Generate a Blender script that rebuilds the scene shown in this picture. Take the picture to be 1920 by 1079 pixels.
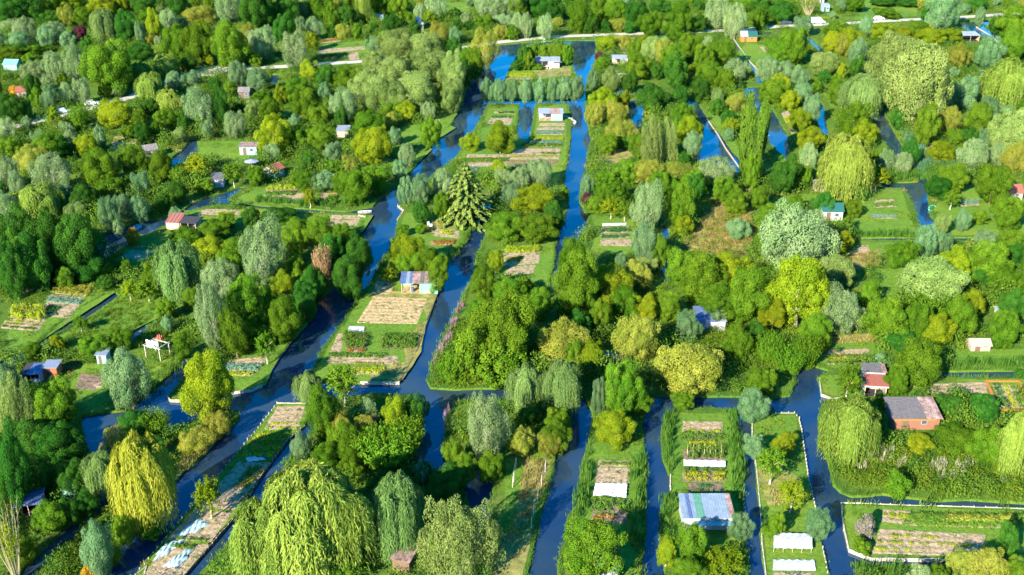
import bpy, bmesh, math, random
import numpy as np
from mathutils import Vector, Matrix
from mathutils.geometry import delaunay_2d_cdt
for o in list(bpy.data.objects): bpy.data.objects.remove(o)
S = bpy.context.scene; COL = S.collection
R = math.radians
# ------------------------------------------------------------ camera
PW, PH, F = 1920.0, 1079.0, 2000.0
CH = 91.0; PITCH = R(25.64)
cam = bpy.data.objects.new('camera', bpy.data.cameras.new('camera')); COL.objects.link(cam)
cam.location = (0, 0, CH); cam.rotation_euler = (math.pi/2-PITCH, 0, 0)
cam.data.sensor_width = 36; cam.data.lens = 36*F/PW; cam.data.clip_start = 1; cam.data.clip_end = 8000
S.camera = cam
# ------------------------------------------------------------ light
SUN_EL, SHADOW_AZ = 27.5, 34.0        # shadows run away from the camera and to the right
w = bpy.data.worlds.new('World'); S.world = w; w.use_nodes = True
nt = w.node_tree; nt.nodes.clear()
sky = nt.nodes.new('ShaderNodeTexSky'); sky.sky_type = 'NISHITA'; sky.sun_disc = False
sky.sun_elevation = R(SUN_EL); sky.sun_rotation = R(180+SHADOW_AZ)
sky.air_density = 1.0; sky.dust_density = 0.2; sky.ozone_density = 4.0
hs = nt.nodes.new('ShaderNodeHueSaturation'); hs.inputs['Saturation'].default_value = 1.5
bg = nt.nodes.new('ShaderNodeBackground'); bg.inputs[1].default_value = 0.125
wo = nt.nodes.new('ShaderNodeOutputWorld')
nt.links.new(sky.outputs[0], hs.inputs['Color']); nt.links.new(hs.outputs[0], bg.inputs[0]); nt.links.new(bg.outputs[0], wo.inputs[0])
sl = bpy.data.lights.new('sun', 'SUN'); sl.energy = 5.0; sl.angle = R(0.5); sl.color = (1, .93, .79)
sun = bpy.data.objects.new('sun', sl); COL.objects.link(sun)
sd = Vector((math.sin(R(SHADOW_AZ))*math.cos(R(SUN_EL)), math.cos(R(SHADOW_AZ))*math.cos(R(SUN_EL)), -math.sin(R(SUN_EL))))
sun.rotation_euler = sd.to_track_quat('-Z', 'Y').to_euler()
S.view_settings.view_transform = 'Standard'; S.view_settings.look = 'None'
S.view_settings.exposure = 1.78; S.view_settings.gamma = 1
S.render.resolution_x = 1024; S.render.resolution_y = 575
S.render.engine = 'CYCLES'
try: S.cycles.max_bounces = 6; S.cycles.transparent_max_bounces = 4
except Exception: pass
# ------------------------------------------------------------ photo pixel <-> world
cp, sp = math.cos(PITCH), math.sin(PITCH)
def at(px, py, z=0.0):
    u = (px-PW/2)/F; v = (py-PH/2)/F
    d = (u, cp-v*sp, -sp-v*cp)
    t = (z-CH)/d[2]
    return Vector((d[0]*t, d[1]*t, z))
def pix(X, Y, Z=0.0):
    dz = Z-CH
    zc = Y*cp - dz*sp; yc = -(Y*sp + dz*cp)
    return PW/2+F*X/zc, PH/2+F*yc/zc
def scale_at(px, py, z=0.0):
    p = at(px, py, z); return F/(p.y*cp-(z-CH)*sp)       # pixels per metre
def dep(py): return PITCH+math.atan((py-PH/2)/F)
# ------------------------------------------------------------ tagging
def tag(o, label=None, cat=None, group=None, kind=None):
    if label: o['label'] = label
    if cat: o['category'] = cat
    if group: o['group'] = group
    if kind: o['kind'] = kind
    return o
def empty(name, loc, rz=0, label=None, cat=None, group=None):
    o = bpy.data.objects.new(name, None); COL.objects.link(o); o.location = loc; o.rotation_euler = (0, 0, rz)
    o.empty_display_size = .3
    return tag(o, label, cat, group)
def link(name, me, parent=None, m=None):
    o = bpy.data.objects.new(name, me); COL.objects.link(o)
    if parent: o.parent = parent
    if m is not None and not me.materials: me.materials.append(m)
    return o
# ------------------------------------------------------------ materials
MATS = {}
def mat(name, c, rough=.85, var=.25, sc=1.5, metal=0, bump=0, c2=None, stripes=0, coords='Object', spec=.3):
    if name in MATS: return MATS[name]
    m = bpy.data.materials.new(name); m.use_nodes = True; n = m.node_tree; b = n.nodes['Principled BSDF']
    b.inputs['Roughness'].default_value = rough; b.inputs['Metallic'].default_value = metal
    b.inputs['Specular IOR Level'].default_value = spec
    tc = n.nodes.new('ShaderNodeTexCoord')
    nz = n.nodes.new('ShaderNodeTexNoise'); nz.inputs['Scale'].default_value = sc; nz.inputs['Detail'].default_value = 6; nz.inputs['Roughness'].default_value = .7
    n.links.new(tc.outputs[coords], nz.inputs['Vector'])
    rp = n.nodes.new('ShaderNodeValToRGB'); rp.color_ramp.elements[0].position = .32; rp.color_ramp.elements[1].position = .68
    lo = tuple(x*(1-var) for x in c); hi = tuple(min(1, x*(1+var)) for x in (c2 or c))
    rp.color_ramp.elements[0].color = (*lo, 1); rp.color_ramp.elements[1].color = (*hi, 1)
    n.links.new(nz.outputs['Fac'], rp.inputs[0])
    out = rp.outputs[0]
    if stripes:
        wv = n.nodes.new('ShaderNodeTexWave'); wv.bands_direction = 'X'; wv.inputs['Scale'].default_value = stripes
        n.links.new(tc.outputs['Object'], wv.inputs['Vector'])
        bp = n.nodes.new('ShaderNodeBump'); bp.inputs['Strength'].default_value = .8; bp.inputs['Distance'].default_value = .06
        n.links.new(wv.outputs['Fac'], bp.inputs['Height']); n.links.new(bp.outputs[0], b.inputs['Normal'])
    elif bump:
        bp = n.nodes.new('ShaderNodeBump'); bp.inputs['Strength'].default_value = bump; bp.inputs['Distance'].default_value = .15
        n.links.new(nz.outputs['Fac'], bp.inputs['Height']); n.links.new(bp.outputs[0], b.inputs['Normal'])
    n.links.new(out, b.inputs['Base Color'])
    MATS[name] = m; return m
def leafmat(name, c1, c2, trans=.25, rv=.22):
    """leaf colour drawn per leaf (tone) between c1 and c2; each plant a little lighter or darker, warmer or cooler"""
    if name in MATS: return MATS[name]
    m = bpy.data.materials.new(name); m.use_nodes = True; n = m.node_tree; n.nodes.clear()
    at_ = n.nodes.new('ShaderNodeAttribute'); at_.attribute_name = 'tone'
    mx = n.nodes.new('ShaderNodeMix'); mx.data_type = 'RGBA'
    mx.inputs[6].default_value = (*c1, 1); mx.inputs[7].default_value = (*c2, 1)
    n.links.new(at_.outputs['Fac'], mx.inputs[0])
    oi = n.nodes.new('ShaderNodeObjectInfo')
    hv = n.nodes.new('ShaderNodeHueSaturation')
    m1 = n.nodes.new('ShaderNodeMapRange'); m1.inputs[3].default_value = .478; m1.inputs[4].default_value = .503
    m2 = n.nodes.new('ShaderNodeMath'); m2.operation = 'MULTIPLY'; m2.inputs[1].default_value = 7.31
    m3 = n.nodes.new('ShaderNodeMath'); m3.operation = 'FRACT'
    m4 = n.nodes.new('ShaderNodeMapRange'); m4.inputs[3].default_value = 1-rv; m4.inputs[4].default_value = 1+rv
    n.links.new(oi.outputs['Random'], m1.inputs[0]); n.links.new(m1.outputs[0], hv.inputs['Hue'])
    n.links.new(oi.outputs['Random'], m2.inputs[0]); n.links.new(m2.outputs[0], m3.inputs[0]); n.links.new(m3.outputs[0], m4.inputs[0]); n.links.new(m4.outputs[0], hv.inputs['Value'])
    n.links.new(mx.outputs[2], hv.inputs['Color'])
    df = n.nodes.new('ShaderNodeBsdfDiffuse'); tr = n.nodes.new('ShaderNodeBsdfTranslucent'); ms = n.nodes.new('ShaderNodeMixShader')
    ms.inputs[0].default_value = trans
    n.links.new(hv.outputs[0], df.inputs[0]); n.links.new(hv.outputs[0], tr.inputs[0])
    n.links.new(df.outputs[0], ms.inputs[1]); n.links.new(tr.outputs[0], ms.inputs[2])
    o = n.nodes.new('ShaderNodeOutputMaterial'); n.links.new(ms.outputs[0], o.inputs[0])
    MATS[name] = m; return m
# ------------------------------------------------------------ leaf quads
def quadmesh(name, V, tone, m=None, nv=4):
    """V (N,nv,3) -> mesh with face attribute tone"""
    N = len(V); me = bpy.data.meshes.new(name)
    me.vertices.add(N*nv); me.vertices.foreach_set('co', np.ascontiguousarray(V, dtype=np.float32).ravel())
    me.loops.add(N*nv); me.loops.foreach_set('vertex_index', np.arange(N*nv, dtype=np.int32))
    me.polygons.add(N); me.polygons.foreach_set('loop_start', np.arange(0, N*nv, nv, dtype=np.int32))
    me.polygons.foreach_set('loop_total', np.full(N, nv, dtype=np.int32))
    a = me.attributes.new('tone', 'FLOAT', 'FACE'); a.data.foreach_set('value', np.asarray(tone, dtype=np.float32))
    me.update(calc_edges=True); me.validate()
    if m: me.materials.append(m)
    return me
def unit(v): return v/np.maximum(np.linalg.norm(v, axis=-1, keepdims=True), 1e-9)
def leaves(c, nrm, up, w_, h_):
    """diamond leaves"""
    nrm = unit(nrm); r = unit(np.cross(up, nrm)); u = np.cross(nrm, r)
    w_ = np.asarray(w_)[:, None] if np.ndim(w_) else w_; h_ = np.asarray(h_)[:, None] if np.ndim(h_) else h_
    return np.stack([c-u*h_*.5, c+r*w_*.5+u*h_*.05, c+u*h_*.5, c-r*w_*.5+u*h_*.05], axis=1)
def lobes(rs, K, spread=.66, lr=(.26, .42), A=1.0, top=.25):
    L = []; seed_ph = rs.uniform(0, 6)
    for i in range(K):
        z = 1-2*(i+.5)/K; a = i*2.399963+rs.uniform(-.5, .5); q = math.sqrt(max(0, 1-z*z))
        rr = spread*rs.uniform(.60, 1.22)*(1+.13*math.sin(3*a+seed_ph)*q)
        L.append((math.cos(a)*q*rr, math.sin(a)*q*rr, z*rr*A, rs.uniform(*lr)))
    for i in range(max(2, K//7)): L.append((*(rs.normal(0, .22, 3)*np.array([1, 1, A])), rs.uniform(.35, .5)))
    return np.array(L)
def crown_round(seed, N=11000, K=30, leaf=.062, A=1.0, upb=0.0, stretch=1.0, asp=.7, spread=.66, lr=(.24, .42), jit=.55, shell=.22):
    rs = np.random.RandomState(seed); L = lobes(rs, K, spread, lr, A)
    wgt = L[:, 3]**2; idx = rs.choice(len(L), size=int(N*1.7), p=wgt/wgt.sum())
    d = unit(rs.normal(0, 1, (len(idx), 3))+unit(L[idx, :3]+1e-6)*.45)
    rad = L[idx, 3:4]*(1-shell*rs.rand(len(idx), 1)**1.3)*np.where(rs.rand(len(idx), 1) < .06, 1.18, 1)
    off = d*rad; off[:, 2] *= stretch*A**.5
    p = L[idx, :3]+off
    keep = np.ones(len(p), bool)
    for l in L:                                   # nothing deep inside another lobe
        q = p-l[:3]; q[:, 2] /= stretch*A**.5
        keep &= (np.linalg.norm(q, axis=1) > l[3]*.70)
    p, d, ii = p[keep][:N], d[keep][:N], idx[keep][:N]
    n = unit(d+rs.normal(0, jit, p.shape)); up = unit(d*.6+np.array([0, 0, .5+upb])+rs.normal(0, .35, p.shape))
    h = leaf*rs.uniform(.7, 1.4, len(p))/ (asp**.5); wd = leaf*rs.uniform(.7, 1.4, len(p))*(asp**.5)
    V = leaves(p, n, up, wd, h)
    ltone = rs.uniform(.1, .9, len(L))            # each bough its own leaf colour
    tone = np.clip(ltone[ii]*.55+rs.uniform(-.1, .45, len(p)), 0, 1)
    s = np.abs(V[..., :2]).reshape(-1, 2); k = np.percentile(np.linalg.norm(s, axis=1), 98)
    V[..., :2] /= k
    z0, z1 = np.percentile(V[..., 2], 1), np.percentile(V[..., 2], 99)
    V[..., 2] = (V[..., 2]-z0)/(z1-z0)*2-1
    return V, tone
def crown_feather(seed, N=11000, K=26, A=1.0):
    """silver willow: boughs that end in upright plumes of narrow leaves"""
    rs = np.random.RandomState(seed); P = []; U = []; T = []
    L = lobes(rs, K, .62, (.2, .34), A)
    per = 60; nst = N//per
    li = rs.choice(len(L), nst, p=L[:, 3]/L[:, 3].sum())
    for s_ in range(nst):
        l = L[li[s_]]; out = unit(l[:3]+rs.normal(0, .25, 3))
        out = unit(out+np.array([0, 0, .55])+rs.normal(0, .3, 3))
        a = l[:3]+rs.normal(0, .45, 3)*l[3]; ln = l[3]*rs.uniform(.7, 1.5)
        t = rs.rand(per)**.8
        q = a+out*(t*ln)[:, None]+rs.normal(0, 1, (per, 3))*(.055*(1.15-t))[:, None]
        P.append(q); U.append(np.tile(out, (per, 1))+rs.normal(0, .35, (per, 3))); T.append(np.full(per, rs.uniform(0, .6))+rs.uniform(-.1, .4, per))
    P = np.concatenate(P); U = np.concatenate(U); T = np.clip(np.concatenate(T), 0, 1)
    n = unit(P*np.array([1, 1, .8])+rs.normal(0, .55, P.shape))
    V = leaves(P, n, unit(U), rs.uniform(.028, .045, len(P)), rs.uniform(.06, .12, len(P)))
    k = np.percentile(np.linalg.norm(V[..., :2].reshape(-1, 2), axis=1), 98); V[..., :2] /= k
    z0, z1 = np.percentile(V[..., 2], 1), np.percentile(V[..., 2], 99); V[..., 2] = (V[..., 2]-z0)/(z1-z0)*2-1
    return V, T
def crown_weep(seed, ns=3600, per=12, A=1.0):
    rs = np.random.RandomState(seed); P = []; U = []; T = []
    K = 34; heads = []
    for i in range(K):
        rr = .72*math.sqrt((i+.6)/K); a = i*2.4+rs.uniform(-.4, .4)
        heads.append((math.cos(a)*rr, math.sin(a)*rr, (.62-.75*rr*rr+rs.uniform(-.2, .2))*A, rs.uniform(.14, .30)))
    H = np.array(heads); hi = rs.choice(K, ns)
    for s_ in range(ns):
        h = H[hi[s_]]; az = rs.uniform(0, 2*math.pi); q0 = rs.uniform(.0, 1)**.6
        o = np.array([math.cos(az), math.sin(az), 0]); rc = np.array([h[0], h[1], 0]); outw = unit(rc+1e-6)
        o = unit(o+outw*.5)
        st = h[:3]+o*h[3]*q0*.7; st[2] += h[3]*.55*(1-q0*q0)
        drop = rs.uniform(.35, 1.0)*(st[2]+1.0*A)*(.75+.25*q0); drop = max(drop, .25)
        if rs.rand() < .35: drop *= .45
        t = np.linspace(0, 1, per); fl = h[3]*.45*(1-np.exp(-t*5))
        q = st+o*fl[:, None]+np.array([0, 0, -1])*(drop*(t**1.35))[:, None]
        q += rs.normal(0, .012, q.shape)
        tg = np.gradient(q, axis=0)
        P.append(q); U.append(tg+rs.normal(0, .012, tg.shape)); T.append(np.full(per, rs.uniform(0, .7))+rs.uniform(-.1, .3, per))
    P = np.concatenate(P); U = unit(np.concatenate(U)); T = np.clip(np.concatenate(T), 0, 1)
    n = unit(np.concatenate([P[:, :2], np.full((len(P), 1), .45)], 1)+rs.normal(0, .35, P.shape))
    V = leaves(P, n, U, rs.uniform(.010, .026, len(P)), rs.uniform(.07, .15, len(P)))
    k = np.percentile(np.linalg.norm(V[..., :2].reshape(-1, 2), axis=1), 98); V[..., :2] /= k
    z0, z1 = np.percentile(V[..., 2], .5), np.percentile(V[..., 2], 99.5); V[..., 2] = (V[..., 2]-z0)/(z1-z0)*2-1
    return V, T
def crown_open(seed, N=5200):
    """open crown of distinct leafy shoots, gaps between"""
    rs = np.random.RandomState(seed); P = []; U = []; T = []
    nb = 80; per = N//nb
    for b in range(nb):
        d = unit(rs.normal(0, 1, 3)+np.array([0, 0, .35])); a = d*rs.uniform(.05, .4); e = d*rs.uniform(.7, 1.05)+rs.normal(0, .08, 3)
        t = rs.rand(per)**.7
        P.append(a+(e-a)*t[:, None]+rs.normal(0, .06, (per, 3))); U.append(np.tile(d, (per, 1))+rs.normal(0, .5, (per, 3)))
        T.append(np.full(per, rs.uniform(0, .6))+rs.uniform(-.1, .4, per))
    P = np.concatenate(P); U = unit(np.concatenate(U)); T = np.clip(np.concatenate(T), 0, 1)
    n = unit(P+rs.normal(0, .6, P.shape)); V = leaves(P, n, U, rs.uniform(.04, .07, len(P)), rs.uniform(.07, .12, len(P)))
    return V, T
def crown_conifer(seed, tiers=17):
    rs = np.random.RandomState(seed); P = []; U = []; Nn = []; T = []
    for k in range(tiers):
        f = k/(tiers-1); z = 1-1.85*f; r = .08+.95*f**.85; nb = int(6+9*f)
        for b in range(nb):
            az = 2*math.pi*b/nb+k*.7+rs.uniform(-.2, .2); o = np.array([math.cos(az), math.sin(az), 0]); ln = r*rs.uniform(.75, 1.1)
            per = int(26+60*f); t = rs.rand(per)
            q = o*(t*ln)[:, None]; q[:, 2] = z+.02-.30*ln*t**1.5+.08*ln*t
            side = np.array([-o[1], o[0], 0]); sd_ = rs.uniform(-1, 1, per)*.11*(1.2-t)
            q += side*sd_[:, None]; q[:, 2] -= np.abs(sd_)*.8
            P.append(q); U.append(np.tile(o, (per, 1))*.6+np.array([0, 0, -.6])+rs.normal(0, .3, (per, 3)))
            Nn.append(np.tile(np.array([0, 0, 1.]), (per, 1))+o*.5+rs.normal(0, .4, (per, 3))); T.append(np.clip(t*.8+rs.uniform(-.2, .2, per), 0, 1))
    P = np.concatenate(P); U = unit(np.concatenate(U)); n = unit(np.concatenate(Nn)); T = np.concatenate(T)
    return leaves(P, n, U, rs.uniform(.05, .08, len(P)), rs.uniform(.09, .16, len(P))), T
def crown_strands(seed, ns=420, per=14, splay=.35):
    """upright, fan of stems (osier, bamboo)"""
    rs = np.random.RandomState(seed); P = []; U = []; T = []
    for s_ in range(ns):
        a = rs.uniform(0, 6.283); r0 = math.sqrt(rs.rand())*.62; o = np.array([math.cos(a), math.sin(a), 0])
        ln = 2*rs.uniform(.62, 1)*(1-.25*r0); t = np.linspace(.08, 1, per)
        q = o*r0+o*(splay*t**1.6*(.4+r0))[:, None]; q[:, 2] = -1+ln*t; q += rs.normal(0, .03, q.shape)
        P.append(q); U.append(np.gradient(q, axis=0)+rs.normal(0, .04, q.shape)); T.append(np.full(per, rs.uniform(0, .6))+rs.uniform(-.1, .4, per))
    P = np.concatenate(P); U = unit(np.concatenate(U)); T = np.clip(np.concatenate(T), 0, 1)
    n = unit(P*np.array([1, 1, .3])+rs.normal(0, .6, P.shape)+np.array([0, 0, .2]))
    return leaves(P, n, U, rs.uniform(.03, .06, len(P)), rs.uniform(.10, .2, len(P))), T
def tube(bm, a, b, r0, r1, n=7):
    a, b = Vector(a), Vector(b); d = (b-a).normalized(); x = d.orthogonal().normalized(); y = d.cross(x)
    A = [bm.verts.new(a+(x*math.cos(2*math.pi*i/n)+y*math.sin(2*math.pi*i/n))*r0) for i in range(n)]
    B = [bm.verts.new(b+(x*math.cos(2*math.pi*i/n)+y*math.sin(2*math.pi*i/n))*r1) for i in range(n)]
    for i in range(n): bm.faces.new((A[i], A[(i+1) % n], B[(i+1) % n], B[i]))
    bm.faces.new(B); bm.faces.new(A[::-1])
def bmesh_to(name, bm, m=None):
    bmesh.ops.recalc_face_normals(bm, faces=bm.faces[:])
    me = bpy.data.meshes.new(name); bm.to_mesh(me); bm.free()
    if m: me.materials.append(m)
    return me
def trunk_mesh(seed, m, limbs=6, lean=.05):
    """unit trunk: height 0..1 in z, crown radius 1 in x,y (limbs reach .6)"""
    rs = random.Random(seed); bm = bmesh.new()
    p = Vector((0, 0, -.02)); r = .075; pts = [(p, r)]
    for k in range(4):
        q = p+Vector((rs.uniform(-lean, lean), rs.uniform(-lean, lean), .17)); r2 = r*.82; tube(bm, p, q, r, r2); p, r = q, r2; pts.append((p, r))
    for i in range(limbs):
        a = i*2.4+rs.uniform(-.4, .4); b, rr = pts[rs.randint(2, 4)]; e = b+Vector((math.cos(a)*.32, math.sin(a)*.32, rs.uniform(.14, .3)))
        tube(bm, b, e, rr*.6, rr*.38, 5); e2 = e+Vector((math.cos(a+.3)*.28, math.sin(a+.3)*.28, rs.uniform(.05, .2))); tube(bm, e, e2, rr*.38, rr*.15, 5)
    return bmesh_to('trunk', bm, m)
bark = mat('bark', (.16, .115, .075), .95, .35, 6); pale_bark = mat('pale_bark', (.42, .35, .25), .9, .3, 6)
LM = {
 'D': leafmat('leaf_dark', (.012, .07, .010), (.05, .165, .014), .2),
 'G': leafmat('leaf_green', (.028, .10, .006), (.125, .235, .014), .2),
 'Y': leafmat('leaf_lime', (.08, .16, .006), (.25, .31, .014), .25),
 'O': leafmat('leaf_olive', (.10, .155, .012), (.31, .32, .05), .16),
 'A': leafmat('leaf_ash', (.075, .145, .025), (.23, .31, .08), .14),
 'S': leafmat('leaf_silver', (.075, .165, .045), (.27, .37, .15), .12, .16),
 's': leafmat('leaf_bluegrey', (.045, .14, .045), (.18, .29, .115), .12, .2),
 'W': leafmat('leaf_weeping', (.07, .15, .012), (.27, .35, .06), .2, .12),
 'X': leafmat('leaf_weeping_gold', (.15, .19, .008), (.40, .41, .05), .25, .08),
 'w': leafmat('leaf_weeping_green', (.06, .15, .03), (.19, .29, .08), .25, .12),
 'P': leafmat('leaf_poplar', (.035, .12, .010), (.12, .22, .02), .22),
 'C': leafmat('leaf_conifer', (.045, .095, .018), (.19, .24, .045), .1),
 'Q': leafmat('leaf_bamboo_dry', (.20, .13, .05), (.36, .27, .11), .2),
 'R': leafmat('leaf_purple', (.05, .012, .02), (.11, .03, .045), .2),
 'K': leafmat('leaf_lilac', (.12, .15, .05), (.38, .28, .30), .2),
 'U': leafmat('leaf_autumn', (.28, .15, .012), (.50, .34, .03), .25),
}
VAR = {}
def build_variants():
    def reg(k, fn, seeds, bk=bark, limbs=6):
        VAR[k] = [(quadmesh('crown', *fn(s), LM[k]), trunk_mesh(s, bk, limbs)) for s in seeds]
    reg('D', lambda s: crown_round(s, 30000, 50, .037, jit=.42, lr=(.16, .34), spread=.72, shell=.3), (11, 12, 13, 14))
    reg('G', lambda s: crown_round(s, 31000, 44+s%3*10, .037, jit=.42, lr=(.14, .34), spread=.74, shell=.32), (21, 22, 23, 24, 25, 26))
    reg('Y', lambda s: crown_round(s, 29000, 44, .037, jit=.45, upb=.3, asp=.5, lr=(.14, .34), spread=.74, shell=.34), (31, 32, 33, 34), pale_bark)
    reg('O', lambda s: crown_round(s, 30000, 64, .035, jit=.42, upb=.9, asp=.36, lr=(.12, .27), spread=.76, stretch=1.5, shell=.4), (41, 42, 43))
    reg('A', lambda s: crown_round(s, 33000, 60, .031, jit=.42, lr=(.16, .30), upb=.3, asp=.5), (51, 52, 53))
    reg('S', lambda s: crown_round(s, 31000, 68, .034, jit=.42, upb=1.1, asp=.34, lr=(.12, .26), spread=.74, stretch=1.6, shell=.4), (61, 62, 63, 64), pale_bark)
    reg('s', lambda s: crown_round(s, 27000, 38, .037, jit=.4, lr=(.18, .32), upb=1.0, asp=.3, shell=.45, stretch=1.25), (71, 72, 73, 74, 75))
    reg('W', lambda s: crown_weep(s), (81, 82, 85)); reg('w', lambda s: crown_weep(s), (83, 84))
    reg('X', lambda s: crown_weep(s), (86,))
    def pop(s):
        V, T = crown_round(s, 15000, 80, .17, A=3.6, upb=2.0, asp=.4, spread=.62, lr=(.28, .5), stretch=1.3); return V, T
    reg('P', pop, (91, 92)); reg('C', crown_conifer, (95,), bark, 2)
    reg('Q', lambda s: crown_strands(s, 520, 14, .3), (97,)); LM['V'] = LM['G']
    VAR['V'] = [(quadmesh('crown', *crown_strands(s, 560, 14, .62), LM['G']), trunk_mesh(s, bark)) for s in (98, 99)]
    VAR['R'] = [(quadmesh('crown', *crown_round(14, 5000, 20, .085), LM['R']), VAR['D'][0][1])]
    VAR['K'] = [(quadmesh('crown', *crown_round(15, 6000, 20, .07), LM['K']), VAR['D'][0][1])]
    VAR['U'] = [(quadmesh('crown', *crown_round(16, 4500, 18, .085), LM['U']), VAR['D'][0][1])]
    LM['F'] = LM['Y']
    VAR['F'] = [(quadmesh('crown', *crown_open(s), LM[k]), trunk_mesh(s, pale_bark, 8)) for s, k in ((101, 'Y'), (102, 'G'), (103, 'Y'))]
    VAR['B'] = [(quadmesh('crown', *crown_round(s, 7000, 26, .07, lr=(.22, .36)), LM['G']), trunk_mesh(s, bark, 6)) for s in (105, 106)]
    # tall airy poplar-willow: several plume columns
    def airy(s):
        rs = np.random.RandomState(s); Vs = []; Ts = []
        cols = [(0, 0, .35, .62), (.42, .15, .32, .72), (-.40, .1, .34, .45), (.15, -.45, .3, .35), (-.2, -.35, .33, .15), (.62, -.25, .28, .05), (-.6, -.1, .28, .0), (.1, .45, .3, .5), (-.1, -.6, .3, -.2), (.45, -.5, .26, -.3)]
        for i, (x, y, r, zt) in enumerate(cols):
            V, T = crown_round(s*10+i, 4200, 26, .072, A=2.6, upb=1.5, asp=.45, lr=(.2, .42), jit=.6)
            hz = (zt+1)/2; V = V.copy(); V[..., 0] = V[..., 0]*r+x; V[..., 1] = V[..., 1]*r+y; V[..., 2] = -1+hz+V[..., 2]*hz
            Vs.append(V); Ts.append(T)
        V = np.concatenate(Vs); V[..., :2] /= .95; z1 = V[..., 2].max(); V[..., 2] = (V[..., 2]+1)/(z1+1)*2-1
        return V, np.concatenate(Ts)
    VAR['T'] = [(quadmesh('crown', *airy(s), LM['A']), trunk_mesh(s, pale_bark, 8)) for s in (111, 112)]
    # nearly bare tree: pale stems, few leaves
    for s in (121,):
        rs = random.Random(s); bm = bmesh.new()
        for i in range(16):
            a = i*2.4; p = Vector((math.cos(a)*.05, math.sin(a)*.05, 0)); r = .018; d = Vector((math.cos(a)*rs.uniform(.3, 1), math.sin(a)*rs.uniform(.3, 1), 0))
            for k in range(6):
                q = Vector((0, 0, 0))+p+d*.14*(1.2-k*.1)+Vector((rs.uniform(-.02, .02), rs.uniform(-.02, .02), .16)); tube(bm, p, q, r, r*.8, 5)
                if k > 1:
                    for j in range(2): tube(bm, q, q+Vector((rs.uniform(-.14, .14), rs.uniform(-.14, .14), rs.uniform(.05, .14))), r*.5, r*.2, 4)
                p, r = q, r*.8
        VAR['N'] = [(quadmesh('crown', *crown_open(9, 1500), LM['Y']), bmesh_to('trunk', bm, mat('stem_pale', (.34, .27, .15), .9, .2, 5)))]
build_variants()
# ============================================================ THE SETTING
WZ = -0.32
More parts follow.
